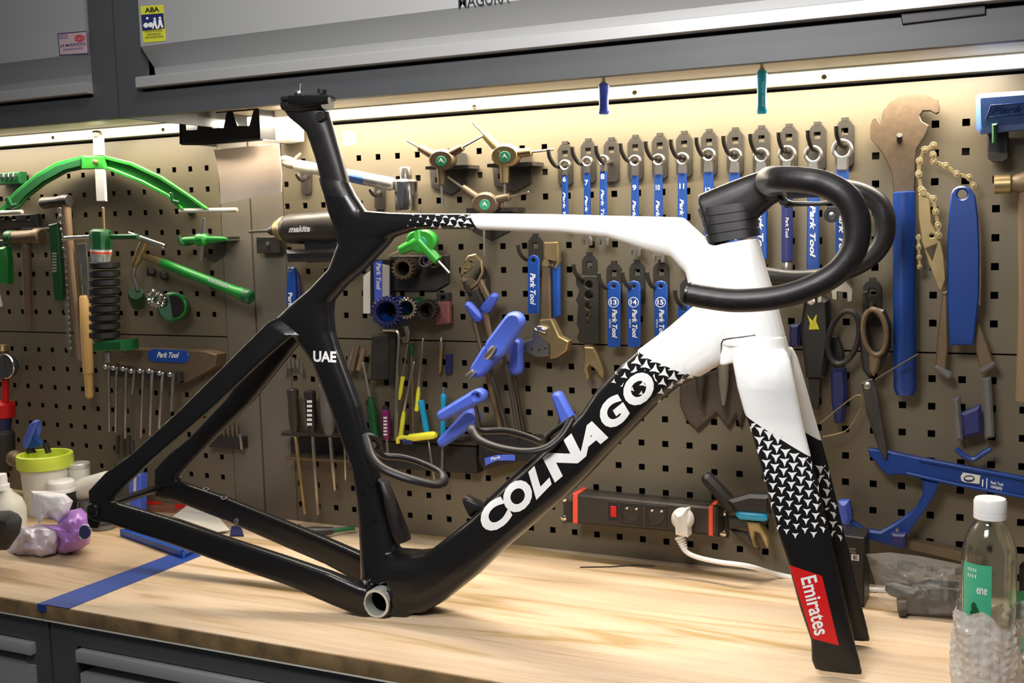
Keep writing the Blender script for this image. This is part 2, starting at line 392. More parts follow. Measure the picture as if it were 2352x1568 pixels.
# wall cabinets
YC = -.31
def wall_cabinet(label, x0, x1):
    t = T('wall_cabinet', label, 'cabinet', ((x0 + x1) / 2, -.15, .666))
    part('carcass', t, M['cab_dark'], box((x0, YC, .666), (x0 + .049, YC + .016, 1.25)), box((x1 - .049, YC, .666), (x1, YC + .016, 1.25)), box((x0, YC + .016, .666), (x0 + .0015, -.005, 1.25)), box((x1 - .0015, YC + .016, .666), (x1, -.005, 1.25)),
         box((x0 + .049, YC, .666), (x1 - .049, YC + .016, .7005)), box((x0 + .049, YC + .045, .70), (x1 - .049, -.005, 1.25)))
    part('underside', t, M['cab_under'], box((x0 + .002, YC + .018, .692), (x1 - .002, -.006, .699)))
    xa, xb = x0 + .0535, x1 - .0535
    prof = [(YC - .004, 1.22), (YC - .004, .7665), (YC + .022, .7385), (YC + .024, .7185), (YC + .040, .7185), (YC + .040, 1.22)]
    d = part('door', t, M['cab_silver'], prism([(xa, a, b) for a, b in prof], 0, Vector((xb - xa, 0, 0))))
    hp = [(YC - .012, .7215), (YC - .0135, .720), (YC - .0135, .7065), (YC - .012, .7055), (YC + .006, .7055), (YC + .006, .7080), (YC + .022, .7185), (YC + .024, .7215)]
    part('handle', d, M['cab_silver'], prism([(xa - .005, a, b) for a, b in hp], 0, Vector((xb - xa + .01, 0, 0))))
    return t, d
cA, dA = wall_cabinet('wide grey wall cabinet above the spanners, with a yellow sticker on its door', -.5655, 1.25)
cB, dB = wall_cabinet('grey wall cabinet above the green arched gauge, with a pink sticker on its door', -2.3, -.568)
DY = .3144                                                        # door face distance
def onY(d): return lambda x, y: P(x, y, d)
def flat(pts, d, e=.0004): return slab(pts, d, d + e, .0001)
s = part('sticker', dA, M['stickyellow'], flat([(322, 14), (375, 11), (381, 94), (329, 98)], DY), label='yellow warning sticker')
part('picture', s, M['navy'], flat([(324, 34), (375, 30), (378, 65), (327, 71)], DY + .0004))
part('lettering', s, M['black'], text('ABA', (333, 29), (366, 26), (-1, -11), onY(DY + .0007), .03),
     text('IIIIIIIIIII', (333, 75), (372, 72), (0, -5), onY(DY + .0007), .0), text('IIIIIIII', (338, 82), (368, 80), (0, -5), onY(DY + .0007), .0), text('IIIIIIIIIIII', (334, 89), (374, 86), (0, -5), onY(DY + .0007), .0))
part('figures', s, M['print'], *[flat(q, DY + .0008) for q in (circ(338, 42, 3, 8), circ(335, 58, 6, 10), circ(346, 57, 6, 10), circ(355, 43, 3, 8), circ(367, 41, 3, 8),
     [(352, 47), (358, 46), (359, 55), (362, 66), (358, 66), (355, 57), (352, 66), (349, 66), (352, 55)], [(364, 45), (370, 44), (372, 54), (375, 63), (371, 64), (368, 56), (365, 65), (361, 65), (364, 54)])])
s = part('sticker', dB, M['pink'], flat([(131, 76), (200, 70), (204, 124), (136, 128)], DY), label='faded pink sticker with a dark outline')
brd = [(131.5, 76.5), (199.5, 70.5), (203.5, 123.5), (136.5, 127.5)]; brd2 = [(133.5, 78.5), (198, 72.5), (201.5, 121.5), (138, 125.5)]
part('lettering', s, M['navy'], slab(brd, DY + .0005, DY + .0008, .0001, [brd2]), text('LA MARZOCCO', (139, 108), (197, 103), (0, -6), onY(DY + .0009), .01),
     text('IIIIII', (136, 84), (154, 82.5), (0, -4), onY(DY + .0009), 0), text('IIIIII', (136, 90), (155, 88.5), (0, -4), onY(DY + .0009), 0),
     text('IIIIIIIIIIIIII', (146, 116), (190, 112), (0, -4), onY(DY + .0009), 0))
part('emblem', s, M['red'], *[slab(circ(182, 88, 11 - k * 3.2, 16, 9 - k * 2.4), DY + .0005, DY + .0009, .0001, [circ(182, 88, 10 - k * 3.2, 16, 8 - k * 2.4)]) for k in range(3)], *[flat([(172, 84 + 4 * k), (196, 82 + 4 * k), (196, 83 + 4 * k), (172, 85 + 4 * k)], DY + .0006) for k in range(3)])
part('lettering', dA, M['black'], text('MAGURA', (1053, 19), (1170, 5), (-1, -27), onY(DY + .0002), .012), label='black block lettering on the door')
part('latch', cA, M['black'], slab([(2068, 30), (2264, 9), (2264, 33), (2072, 56)], .3101, .3135, .001), label='black latch plate on the frame')

# led strips along the top of the pegboards
def led(label, x0, x1, scr):
    t = T('led_strip', label, 'lamp', ((x0 + x1) / 2, -.01, .69))
    part('housing', t, M['alu'], box((x0, -.0085, .6895), (x1, -.0032, .6915)))
    part('diffuser', t, M['diffuser'], bbox((x0, -.0105, .6735), (x1, -.0035, .6893), .001))
    for px, py in scr:
        q = P(px, py, .0105); part('screw', t, M['brass'], lathe(q, q + Vector((0, -.0018, 0)), [(0, .0036), (.6, .0036), (1, .002)], 10))
led('long lit warm white lamp strip under the wide wall cabinet, above the spanners', -.565, 1.1, ((1090, 246), (1458, 213), (1893, 177)))
led('lit warm white lamp strip under the wall cabinet above the green arched gauge', -2.2, -.585, ((122, 316), (375, 298)))

# ================================================================== BICYCLE FRAME
BM = Matrix.Translation(FO) @ Matrix.Rotation(PHI, 4, 'Z')
bike = T('bicycle_frame', 'black and white racing bicycle frame with fork and bare black handlebar, standing on the worktop', 'bicycle frame', (0, 0, 0), mw=BM)
CAML = BM.inverted() @ CAM
def Bq(x, y, w=0.0): return F(x, y, w)
def loft(rows, ex=2.4, seg=22, w=None):
    """rows: (edge pixel a, edge pixel b, lateral centre, lateral half width); super-elliptic sections"""
    v = []; f = []
    for (ax, ay), (bx, by), wc, hw in rows:
        A = F(ax, ay, wc); B = F(bx, by, wc); c = (A + B) / 2; h = (A - B) / 2; l = Vector((0, hw, 0))
        for k in range(seg):
            g = 2 * pi * k / seg; cx, sx = cos(g), sin(g)
            v.append(c + h * (math.copysign(abs(cx) ** (2 / ex), cx)) + l * (math.copysign(abs(sx) ** (2 / ex), sx)))
    n = len(rows)
    for i in range(n - 1):
        for k in range(seg):
            f.append((i * seg + k, i * seg + (k + 1) % seg, (i + 1) * seg + (k + 1) % seg, (i + 1) * seg + k))
    f += [tuple(reversed(range(seg))), tuple(range((n - 1) * seg, n * seg))]
    bm = bmesh.new(); vs = [bm.verts.new(c) for c in v]
    for q in f: bm.faces.new([vs[i] for i in q])
    bmesh.ops.recalc_face_normals(bm, faces=bm.faces); bm.verts.index_update()
    o = [x.co.copy() for x in bm.verts], [tuple(x.index for x in q.verts) for q in bm.faces]; bm.free(); return o
def fuse(name, gs, mats, voxel=.0022, smooth=5, parent=bike):
    v, f = merge(*gs); me = bpy.data.meshes.new('tmp'); me.from_pydata([tuple(c) for c in v], [], f)
    o = bpy.data.objects.new('tmp', me); COL.objects.link(o)
    r = o.modifiers.new('r', 'REMESH'); r.mode = 'VOXEL'; r.voxel_size = voxel; r.use_smooth_shade = True
    s = o.modifiers.new('s', 'SMOOTH'); s.factor = .5; s.iterations = smooth
    ev = o.evaluated_get(bpy.context.evaluated_depsgraph_get()); nm = bpy.data.meshes.new_from_object(ev); nm.name = name
    bpy.data.objects.remove(o); bpy.data.meshes.remove(me)
    for q_ in nm.vertices: q_.co.z = max(q_.co.z, ZT + .0006)
    nm.materials.clear(); nm.materials.append(mats)
    nm.polygons.foreach_set('use_smooth', [True] * len(nm.polygons))
    q = bpy.data.objects.new(name, nm); COL.objects.link(q); q.parent = parent; ROOT[q] = ROOT[parent]
    return q, BVHTree.FromPolygons([x.co.copy() for x in nm.vertices], [tuple(p.vertices) for p in nm.polygons])
def halfplane(a, b, w=-.02):               # plane containing the lateral axis through two pixels; returns (n, c) with n.p > c on its left side
    A = F(*a, w); B = F(*b, w); d = B - A; n = Vector((-d.z, 0, d.x)).normalized(); return n, n.dot(A)
def two_tone(name, planes):
    m = mat(name, (0.007, 0.0065, 0.007), 0.28, spec=0.45); nt = m.node_tree; L = nt.links.new; b = nt.nodes['Principled BSDF']
    tc = nt.nodes.new('ShaderNodeTexCoord'); prev = None
    for n, c in planes:
        d = nt.nodes.new('ShaderNodeVectorMath'); d.operation = 'DOT_PRODUCT'; d.inputs[1].default_value = n; L(tc.outputs['Object'], d.inputs[0])
        g = nt.nodes.new('ShaderNodeMath'); g.operation = 'GREATER_THAN'; g.inputs[1].default_value = c; L(d.outputs['Value'], g.inputs[0])
        if prev is None: prev = g.outputs[0]
        else:
            x = nt.nodes.new('ShaderNodeMath'); x.operation = 'MULTIPLY'; L(prev, x.inputs[0]); L(g.outputs[0], x.inputs[1]); prev = x.outputs[0]
    mx = nt.nodes.new('ShaderNodeMix'); mx.data_type = 'RGBA'; mx.inputs[6].default_value = (0.007, 0.0065, 0.007, 1); mx.inputs[7].default_value = (0.9, 0.89, 0.875, 1)
    L(prev, mx.inputs[0]); L(mx.outputs[2], b.inputs['Base Color']); return m
def pl(l): return [(a, b, 0.0, h) for a, b, h in l]
h1 = halfplane((1455, 803), (1600, 866)); h2 = halfplane((1098, 535), (1072, 486))
h1 = (h1[0], h1[1]) if h1[0].dot(F(1650, 700)) > h1[1] else (-h1[0], -h1[1])
h2 = (h2[0], h2[1]) if h2[0].dot(F(1650, 560)) > h2[1] else (-h2[0], -h2[1])
MF = two_tone('frame_paint', [h1, h2])
frame_gs = [
    loft(pl([((737, 412), (801, 418), .013), ((747, 446), (819, 452), .0145), ((757, 487), (842, 486), .015), ((772, 528), (925, 520), .0155), ((778, 560), (892, 563), .0155),
             ((757, 617), (845, 612), .0155), ((713, 664), (800, 651), .016), ((668, 702), (766, 690), .018), ((632, 736), (764, 722), .020), ((655, 765), (766, 752), .019)]), 2.6),
    loft(pl([((655, 745), (764, 720), .019), ((676, 772), (767, 760), .018), ((700, 800), (778, 800), .0165), ((722, 832), (792, 838), .0155), ((760, 930), (827, 932), .015), ((787, 1005), (846, 1010), .015),
             ((811, 1072), (864, 1072), .015), ((823, 1140), (882, 1144), .016), ((829, 1205), (900, 1205), .018), ((833, 1270), (915, 1262), .022), ((838, 1330), (930, 1325), .029)]), 2.6),
    loft(pl([((800, 470), (800, 560), .015), ((842, 484), (850, 566), .016), ((900, 488), (915, 541), .0165), ((958, 489.5), (958, 527), .017), ((1060, 490), (1060, 526), .0175), ((1160, 490), (1160, 530), .018),
             ((1290, 492), (1290, 535), .019), ((1405, 495), (1400, 546), .020), ((1500, 497), (1480, 572), .022), ((1568, 499), (1545, 590), .024), ((1612, 540), (1580, 628), .026), ((1660, 565), (1592, 690), .027), ((1715, 575), (1625, 735), .0265)]), 3.0),
    loft(pl([((1632, 566), (1741, 545), .025), ((1640, 600), (1752, 590), .026), ((1610, 650), (1769, 645), .027), ((1605, 707), (1788, 707), .028), ((1640, 770), (1803, 768), .029), ((1650, 792), (1806, 792), .030)]), 2.6),
    loft(pl([((903, 1262), (930, 1405), .036), ((960, 1266), (985, 1400), .034), ((990, 1262), (1027, 1376), .031), ((1040, 1224), (1105, 1314), .028), ((1092, 1182), (1163, 1258), .0265), ((1169, 1108), (1240, 1193), .026), ((1228, 1056), (1299, 1143), .026),
             ((1285, 1003), (1352, 1092), .026), ((1342, 943), (1412, 1028), .0265), ((1375, 893), (1465, 975), .027), ((1434, 831), (1510, 928), .0275), ((1470, 800), (1559, 887), .028), ((1540, 748), (1612, 863), .028), ((1592, 703), (1655, 836), .028), ((1640, 700), (1690, 776), .026)]), 3.2),
    loft(pl([((824, 1338), (828, 1404), .030), ((846, 1318), (848, 1418), .037), ((872, 1306), (872, 1424), .040)]), 3),
    # bottom bracket shell
    lathe(Vector((F(865, 1390, -.043).x, -.0425, F(865, 1390, -.043).z)), Vector((F(865, 1390, -.043).x, .0425, F(865, 1390, -.043).z)), [(0, .0205), (1, .0205)], 28),
    loft(pl([((862, 1345), (866, 1425), .040), ((900, 1338), (905, 1427), .036), ((950, 1320), (960, 1417), .033)]), 3),
]
BBC = F(865, 1390, -.043); BBC.z = max(BBC.z, ZT + .0203)
def stay_pair(rows, ex=2.6):
    return [loft(rows, ex), loft([((F2P(F(*a, wc), -wc)), (F2P(F(*b, wc), -wc)), -wc, hw) for a, b, wc, hw in rows], ex)]
def F2P(p, w):                             # pixel of the mirrored point
    q = ROT.transposed() @ ((BM @ Vector((p.x, w, p.z))) - CAM); return (1176 + FPX * q.x / q.y, 784 - FPX * q.z / q.y)
frame_gs += stay_pair([((640, 728), (700, 775), -.012, .008), ((619, 738), (672, 772), -.019, .008), ((560, 796), (614, 821), -.031, .0075), ((415, 940), (478, 948), -.054, .0065), ((303, 1042), (362, 1047), -.066, .0065),
                       ((244, 1085), (300, 1106), -.070, .0065), ((206, 1126), (262, 1146), -.071, .0065), ((206, 1160), (258, 1178), -.071, .006), ((208, 1190), (240, 1200), -.071, .0055)], 3.6)
frame_gs += stay_pair([((222, 1146), (224, 1195), -.071, .006), ((258, 1151), (260, 1203), -.071, .007), ((390, 1189), (392, 1246), -.065, .008), ((543, 1240), (545, 1302), -.057, .0085), ((660, 1278), (664, 1342), -.050, .009), ((760, 1312), (764, 1385), -.044, .010), ((830, 1340), (835, 1412), -.036, .013), ((852, 1346), (856, 1420), -.033, .013)], 5)
fr, FB = fuse('main_frame', frame_gs, MF, .0019, 3)
bm = bmesh.new(); bm.from_mesh(fr.data)
bmesh.ops.delete(bm, geom=[q for q in bm.verts if q.co.y < -.02 and hypot(q.co.x - BBC.x, q.co.z - BBC.z) < .0172], context='VERTS'); bm.to_mesh(fr.data); bm.free()

# fork
hf = halfplane((1718, 965), (1880, 1065), -.06)
if hf[0].dot(F(1750, 850, -.05)) < hf[1]: hf = (-hf[0], -hf[1])
MK = two_tone('fork_paint', [hf])
leg = [((1690, 806), (1808, 806), -.021, .010), ((1682, 828), (1817, 832), -.0265, .0105), ((1693, 888), (1829, 895), -.036, .0105), ((1709, 945), (1840, 950), -.042, .0095), ((1725, 988), (1850, 995), -.046, .009), ((1754, 1102), (1877, 1100), -.050, .0085), ((1783, 1217), (1904, 1215), -.051, .008),
       ((1811, 1300), (1923, 1298), -.052, .0078), ((1837, 1395), (1946, 1395), -.053, .0075), ((1862, 1468), (1963, 1470), -.053, .0072), ((1864, 1515), (1975, 1515), -.053, .007), ((1872, 1536), (1982, 1548), -.053, .0065)]
fork_gs = stay_pair(leg, 2.8) + [loft(pl([((1660, 768), (1803, 769), .0292), ((1672, 795), (1809, 795), .0312), ((1682, 828), (1816, 826), .035)]), 2.8),
                                 loft(pl([((1662, 775), (1700, 768), .024), ((1657, 835), (1690, 830), .026)]), 3)]
fk, KB = fuse('fork', fork_gs, MK, .002, 4)

def cast(tree, x, y, off=.0004):           # along the line of sight onto the painted surface
    d = (BM.to_3x3().inverted() @ ray(x, y)).normalized(); hit = tree.ray_cast(CAML, d)
    return None if hit[0] is None else hit[0] + hit[1] * off
def decal(name, tree, m, verts, faces, parent, off=.0004, kind=None, label=None, seamok=False):
    pts = [cast(tree, x, y, off) for x, y in verts]
    ok = [f for f in faces if all(pts[i] is not None for i in f) and max((pts[i] - pts[f[0]]).length for i in f) < .03]
    return part(name, parent, m, ([p if p is not None else Vector((0, 0, 0)) for p in pts], ok), local=True, kind=kind, label=label)
def word(name, txt, p0, p1, up, tree, m, parent, bold=.03, shear=0.0, sub=3, off=.0005):
    v, f = glyphs(txt, bold, shear, sub)
    return decal(name, tree, m, [(p0[0] + (p1[0] - p0[0]) * s + up[0] * t, p0[1] + (p1[1] - p0[1]) * s + up[1] * t) for s, t in v], f, parent, off)
# big name on the down tube, letter by letter: start, end of the baseline
for ch, a, b, up in (('C', (1122, 1229), (1178, 1183), (-30, -48)), ('O', (1176, 1186), (1232, 1138), (-32, -50)), ('L', (1231, 1143), (1266, 1107), (-17, -59)), ('N', (1273, 1104), (1339, 1047), (-26, -52)),
                     ('A', (1328, 1058), (1397, 1000), (-8, -58)), ('G', (1396, 991), (1447, 949), (-30, -50)), ('O', (1452, 941), (1512, 890), (-33, -50))):
    if ch in 'GO' and a[0] > 1380:         # dark outline keeping the stars off the letters
        ex = Vector(((b[0] - a[0]), (b[1] - a[1]))).normalized() * 5; ey = Vector(up).normalized() * 5
        word('letter_outline', ch, (a[0] - ex.x - ey.x, a[1] - ex.y - ey.y), (b[0] + ex.x - ey.x, b[1] + ex.y - ey.y), (up[0] + 2 * ey.x, up[1] + 2 * ey.y), FB, M['carbon'], fr, .07, 0, 3, .00045)
    word('lettering', ch, a, b, up, FB, M['print'], fr, .055, 0, 3, .0006)
word('lettering', 'UAE', (720, 829), (772, 831), (0, -24), FB, M['print'], fr, .035, 0, 3)
# star pattern fading from white into black
def stars(name, tree, parent, e1, e2, org, inside, size, rot, n=40):
    v = []; f = []
    for i in range(-n, n):
        for j in range(-n, n):
            x = org[0] + e1[0] * i + e2[0] * j; y = org[1] + e1[1] * i + e2[1] * j
            if not inside(x, y): continue
            R = size(x, y)
            if R < 1.5: continue
            o = len(v); v.append((x, y))
            for k in range(6):
                a = rot + pi * k / 3 + (0.16 if k % 2 == 0 else 0); q = R if k % 2 == 0 else R * .34
                v.append((x + q * cos(a), y + q * sin(a)))
            f += [(o, o + 1 + k, o + 1 + (k + 1) % 6) for k in range(6)]
    pts = [cast(tree, x, y, .00035) for x, y in v]
    ok = [q for q in f if all(pts[i] is not None for i in q) and max((pts[i] - pts[q[0]]).length for i in q) < .02]
    return part(name, parent, M['print'], ([p if p is not None else Vector() for p in pts], ok), local=True, kind='stuff')
def sd(a, b, x, y):                        # signed pixel distance from a line
    L_ = hypot(b[0] - a[0], b[1] - a[1]); return ((b[0] - a[0]) * (y - a[1]) - (b[1] - a[1]) * (x - a[0])) / L_
stars('star_pattern', FB, fr, (21, 9), (-3.5, 21.5), (1480, 860), lambda x, y: 0 <= sd((1455, 803), (1600, 866), x, y) + 4 < 92 and x > 1330 and y > 700, lambda x, y: 17 - 0.12 * max(0, sd((1455, 803), (1600, 866), x, y)), -pi / 2)
stars('star_pattern', FB, fr, (17, 4), (-6, 12.5), (1000, 505), lambda x, y: 930 < x < 1130 and 485 < y < 536 and sd((1098, 535), (1072, 486), x, y) < 4, lambda x, y: 12 - .075 * max(0, -sd((1098, 535), (1072, 486), x, y)), pi / 8)
stars('star_pattern', KB, fk, (20, 9.5), (-2.2, 21.5), (1800, 1080), lambda x, y: sd((1718, 965), (1880, 1065), x, y) > -2 and y < 1235, lambda x, y: 14.5 - .034 * max(0, sd((1718, 965), (1880, 1065), x, y)), pi / 2 - .15)
# red panel on the fork leg
q = [(1811, 1297), (1888, 1323), (1927, 1482), (1863, 1466), (1838, 1400)]
def grid_quad(c, n=8, m=20):
    v = []; f = []
    for i in range(m + 1):
        for j in range(n + 1):
            s, t = j / n, i / m
            top = (c[0][0] + (c[1][0] - c[0][0]) * s, c[0][1] + (c[1][1] - c[0][1]) * s); bot = (c[3][0] + (c[2][0] - c[3][0]) * s, c[3][1] + (c[2][1] - c[3][1]) * s)
            v.append((top[0] + (bot[0] - top[0]) * t, top[1] + (bot[1] - top[1]) * t))
    for i in range(m):
        for j in range(n):
            a = i * (n + 1) + j; f.append((a, a + 1, a + n + 2, a + n + 1))
    return v, f
rp = decal('red_panel', KB, M['red'], *grid_quad([(1813, 1297), (1888, 1322), (1927, 1482), (1866, 1466)]), fk, .0003, label='red panel with white lettering')
word('lettering', 'Emirates', (1840, 1327), (1873, 1460), (34, -8), KB, M['print'], fk, .02, 0, 2, .0007)
# seam between fork crown and frame
seam = [cast(FB, x, y, .0002) or cast(KB, x, y, .0002) for x, y in ((1656, 833), (1656, 810), (1657, 788), (1661, 780), (1675, 777), (1700, 774), (1735, 769))]
part('crown_seam', fr, M['black'], tube([p for p in seam if p], .0007, 6), local=True)

# bottom bracket insert, thru axle, dropout details
c0 = Vector((BBC.x, -.0432, BBC.z))
v, f = lathe(c0 + Vector((0, .012, 0)), c0 - Vector((0, .0012, 0)), [(0, .0193), (1, .0193)], 36)
def ring3(c, ax, ro, ri, th, seg=36):
    v = []; f = []; ax = Vector(ax).normalized(); a = Vector((0, 0, 1)) if abs(ax.z) < .9 else Vector((1, 0, 0)); x = ax.cross(a).normalized(); y = ax.cross(x)
    for r, h in ((ro, 0), (ro, th), (ri, th), (ri, 0)):
        for k in range(seg):
            g = 2 * pi * k / seg; v.append(c + (x * cos(g) + y * sin(g)) * r + ax * h)
    for i in range(4):
        for k in range(seg): f.append((i * seg + k, i * seg + (k + 1) % seg, ((i + 1) % 4) * seg + (k + 1) % seg, ((i + 1) % 4) * seg + k))
    return v, f
def disc3(c, ax, r, seg=28):
    ax = Vector(ax).normalized(); a = Vector((0, 0, 1)) if abs(ax.z) < .9 else Vector((1, 0, 0)); x = ax.cross(a).normalized(); y = ax.cross(x)
    return [c + (x * cos(2 * pi * k / seg) + y * sin(2 * pi * k / seg)) * r for k in range(seg)], [tuple(range(seg))]
part('bottom_bracket_ring', bike, M['alu'], ring3(c0 + Vector((0, .018, 0)), (0, -1, 0), .0195, .0160, .0200), local=True, label='pale metal ring in the bottom bracket')
part('bottom_bracket_bore', bike, M['bore'], disc3(c0 + Vector((0, .0165, 0)), (0, 1, 0), .0162), local=True)
DA = F(222, 1168, -.0715)
part('thru_axle', bike, M['carbon'], lathe(Vector((DA.x, -.080, DA.z)), Vector((DA.x, .080, DA.z)), [(0, .0060), (1, .0060)], 16), local=True)
part('axle_cap', bike, M['carbon'], lathe(Vector((DA.x, -.076, DA.z)), Vector((DA.x, -.0835, DA.z)), [(0, .0105), (.5, .0105), (.8, .009), (1, .004)], 24), local=True)
hg = F(214, 1195, -.069)
hv, hf_ = loft([((200, 1165), (236, 1172), -.069, .0035), ((201, 1190), (232, 1196), -.069, .0035), ((207, 1210), (226, 1212), -.069, .003)], 2.4)
part('derailleur_hanger', bike, M['carbon'], (hv, hf_), ring3(hg + Vector((0, -.0034, 0)), (0, -1, 0), .0062, .0042, .0012), local=True)
for x, y in ((410, 1094), (473, 1120), (515, 1140)):
    d = cast(FB, x, y + 4, 0)
    if d: part('cable_port', bike, M['carbon'], ring3(d, (0.2, -.3, 1), .005, .003, .0012, 16), local=True)
d = cast(FB, 544, 1196, 0)
if d: part('bolt', bike, M['chrome'], lathe(d, d + Vector((0, -.0025, .001)), [(0, .0042), (.7, .0042), (1, .002)], 12), local=True)
for x, y in ((853, 1115), (833, 1130), (860, 1195)):
    d = cast(FB, x, y, 0)
    if d: part('bolt', bike, M['carbon'], ring3(d, (0, -1, 0), .0036, .0018, .0015, 14), local=True)

# seatpost with saddle clamp
sp = part('seatpost', bike, M['carbonmatt'], loft(pl([((655, 254), (754, 256), .012), ((668, 272), (757, 270), .013), ((688, 287), (762, 285), .0125), ((706, 304), (768, 305), .0115), ((716, 332), (776, 332), .011), ((727, 366), (787, 368), .0108), ((737, 405), (799, 409), .0108), ((745, 440), (806, 442), .0105)]), 2.5), local=True, ang=60)
part('post_collar', bike, M['carbonmatt'], loft(pl([((736, 409), (800, 417), .0135), ((739, 420), (803, 426), .0145), ((744, 436), (815, 449), .0150), ((747, 446), (820, 456), .0146)]), 2.6), local=True, ang=60)
part('clamp_cradle', sp, M['black'], loft(pl([((659, 232), (661, 256), .017), ((700, 224), (703, 262), .019), ((753, 222), (752, 252), .017)]), 3), loft(pl([((664, 222), (664, 236), .021), ((752, 218), (754, 232), .021)]), 3), local=True)
for w in (-.019, .019):
    part('rail_clamp', sp, M['carbon'], loft([((664, 219), (665, 240), w, .004), ((700, 218), (701, 246), w, .005), ((757, 220), (756, 238), w, .004)], 2.4), local=True)
A, B = F(689, 224), F(691, 192); part('bolt', sp, M['chrome'], lathe(A, B, [(0, .0025), (.55, .0025), (.56, .0038), (1, .0036)], 12), lathe(F(676, 213, -.004), F(692, 213, -.004), [(0, .002), (.3, .0042), (.7, .0042), (1, .002)], 12), local=True)
A, B = F(738, 222), F(740, 205); part('bolt', sp, M['black'], lathe(A, B, [(0, .0028), (.4, .0028), (.41, .0062), (1, .0062)], 14), local=True)
d = F(735, 268, -.0125); part('bolt', sp, M['black'], lathe(d, d + Vector((0, -.003, 0)), [(0, .007), (1, .006)], 16), local=True)

# handlebar: integrated stem, wing tops, drops
stem = loft(pl([((1606, 447), (1640, 563), .021), ((1640, 432), (1668, 557), .021), ((1680, 416), (1700, 542), .021), ((1721, 401), (1742, 500), .020), ((1752, 391), (1775, 470), .021), ((1790, 392), (1805, 455), .022)]), 3.2)
near = [(1772, 421, -.02), (1772, 419, -.08), (1768, 414, -.14), (1790, 411, -.182), (1850, 414, -.196), (1900, 426, -.198), (1945, 455, -.20), (1967, 505, -.20), (1963, 568, -.201), (1926, 622, -.203), (1862, 660, -.205), (1780, 684, -.206), (1690, 690, -.207), (1620, 682, -.207), (1578, 674, -.207)]
cpts = [F(*p) for p in near]; rads = [.016, .0155, .0145, .0130, .0128, .0130, .0133, .0135, .0128, .0122, .0120, .0119, .0119, .0118, .0118]
def resample(r, k=5):
    o = []
    for a, b in zip(r, r[1:]): o += [a + (b - a) * j / k for j in range(k)]
    return o + [r[-1]]
np_ = smoothpath(cpts, 5); nr_ = resample(rads, 5)
hb, HB = fuse('handlebar', [stem, tube(np_, nr_, 16), tube([Vector((p.x, -p.y, p.z)) for p in np_], nr_, 16)], M['carbonmatt'], .0021, 2)
for s in (-1, 1):
    e = np_[-1]; d = (np_[-1] - np_[-3]).normalized(); e = Vector((e.x, e.y if s < 0 else -e.y, e.z)); d = Vector((d.x, d.y * -s, d.z))
    part('bar_end_plug', hb, M['carbon'], ring3(e - d * .002, d, .0121, .0102, .0026, 24), local=True)
for i in range(4):                          # headset spacers under the stem
    s0, s1 = i / 4, (i + .93) / 4; L0, R0 = (1606, 480), (1736, 462); L1, R1 = (1629, 561), (1744, 542)
    mix = lambda a, c, s: (a[0] + (c[0] - a[0]) * s, a[1] + (c[1] - a[1]) * s)
    part('headset_spacer', bike, M['carbonmatt'], loft(pl([(mix(L0, L1, s0), mix(R0, R1, s0), .0215), (mix(L0, L1, s1), mix(R0, R1, s1), .0225)]), 4), local=True)
# computer mount under the stem
mt = part('computer_mount', hb, M['black'], loft(pl([((1796, 452), (1806, 478), .010), ((1822, 462), (1824, 474), .008), ((1880, 463), (1882, 473), .008), ((1935, 456), (1937, 470), .008)]), 3), loft(pl([((1900, 468), (1900, 490), .004), ((1932, 468), (1930, 488), .004)]), 3), local=True)
c = F(1911, 494, -.004); part('mount_ring', mt, M['black'], ring3(c, (0, -1, 0), .0085, .0045, .006, 20), local=True)
part('bolt', mt, M['steel'], lathe(c, c + Vector((0, -.005, 0)), [(0, .0045), (.8, .0045), (1, .002)], 12), local=True)
c = F(1800, 462, -.012); part('bolt', mt, M['steel'], lathe(c, c + Vector((0, -.006, 0)), [(0, .005), (.8, .005), (1, .003)], 12), local=True)

# bottle cages
def cage(name, near_px, far_px, body, r):
    wn = -.036
    t = part(name, bike, M['carbonmatt'], tube(smoothpath([F(x, y, w) for x, y, w in near_px], 4), r, 10, flat=1.5), tube(smoothpath([F(x, y, w) for x, y, w in far_px], 4), r * .75, 10, flat=1.3), *body, local=True, ang=60, label='black open ring bottle cage')
    return t
cage('bottle_cage', [(838, 1000, -.012), (850, 1040, -.026), (868, 1066, -.036), (898, 1084, -.038), (953, 1103, -.030), (1000, 1112, -.010), (1018, 1106, .008), (1014, 1086, .024), (966, 1062, .036), (923, 1050, .038), (880, 1045, .030), (856, 1022, .012)],
     [(838, 1000, -.010), (852, 1000, -.008), (868, 1010, .004), (874, 1030, .016)],
     [loft([((872, 1098), (888, 1108), 0, .010), ((884, 1130), (902, 1144), 0, .012), ((893, 1180), (922, 1192), 0, .013), ((905, 1225), (938, 1228), 0, .013), ((914, 1248), (940, 1240), 0, .011)], 3)], .0048)
cage('bottle_cage', [(1313, 962, -.010), (1290, 1000, -.022), (1253, 1029, -.034), (1202, 1037, -.036), (1138, 1026, -.024), (1096, 1006, -.006), (1083, 982, .010), (1104, 990, .030), (1164, 990, .036), (1215, 1004, .032), (1250, 1017, .018), (1258, 1000, .006)],
     [(1258, 1003, .004), (1278, 985, .0), (1318, 958, -.004)],
     [loft([((1066, 1142), (1086, 1186), 0, .010), ((1072, 1136), (1096, 1176), 0, .010), ((1100, 1150), (1108, 1172), 0, .009)], 3), loft([((1112, 1152), (1120, 1166), 0, .008), ((1270, 1006), (1280, 1018), 0, .008)], 3)], .0042)

dm('bluebright', (0.07, 0.14, 0.80), 0.4, noise=0.05)
dm('tealbright', (0.04, 0.58, 0.80), 0.35, noise=0.05)

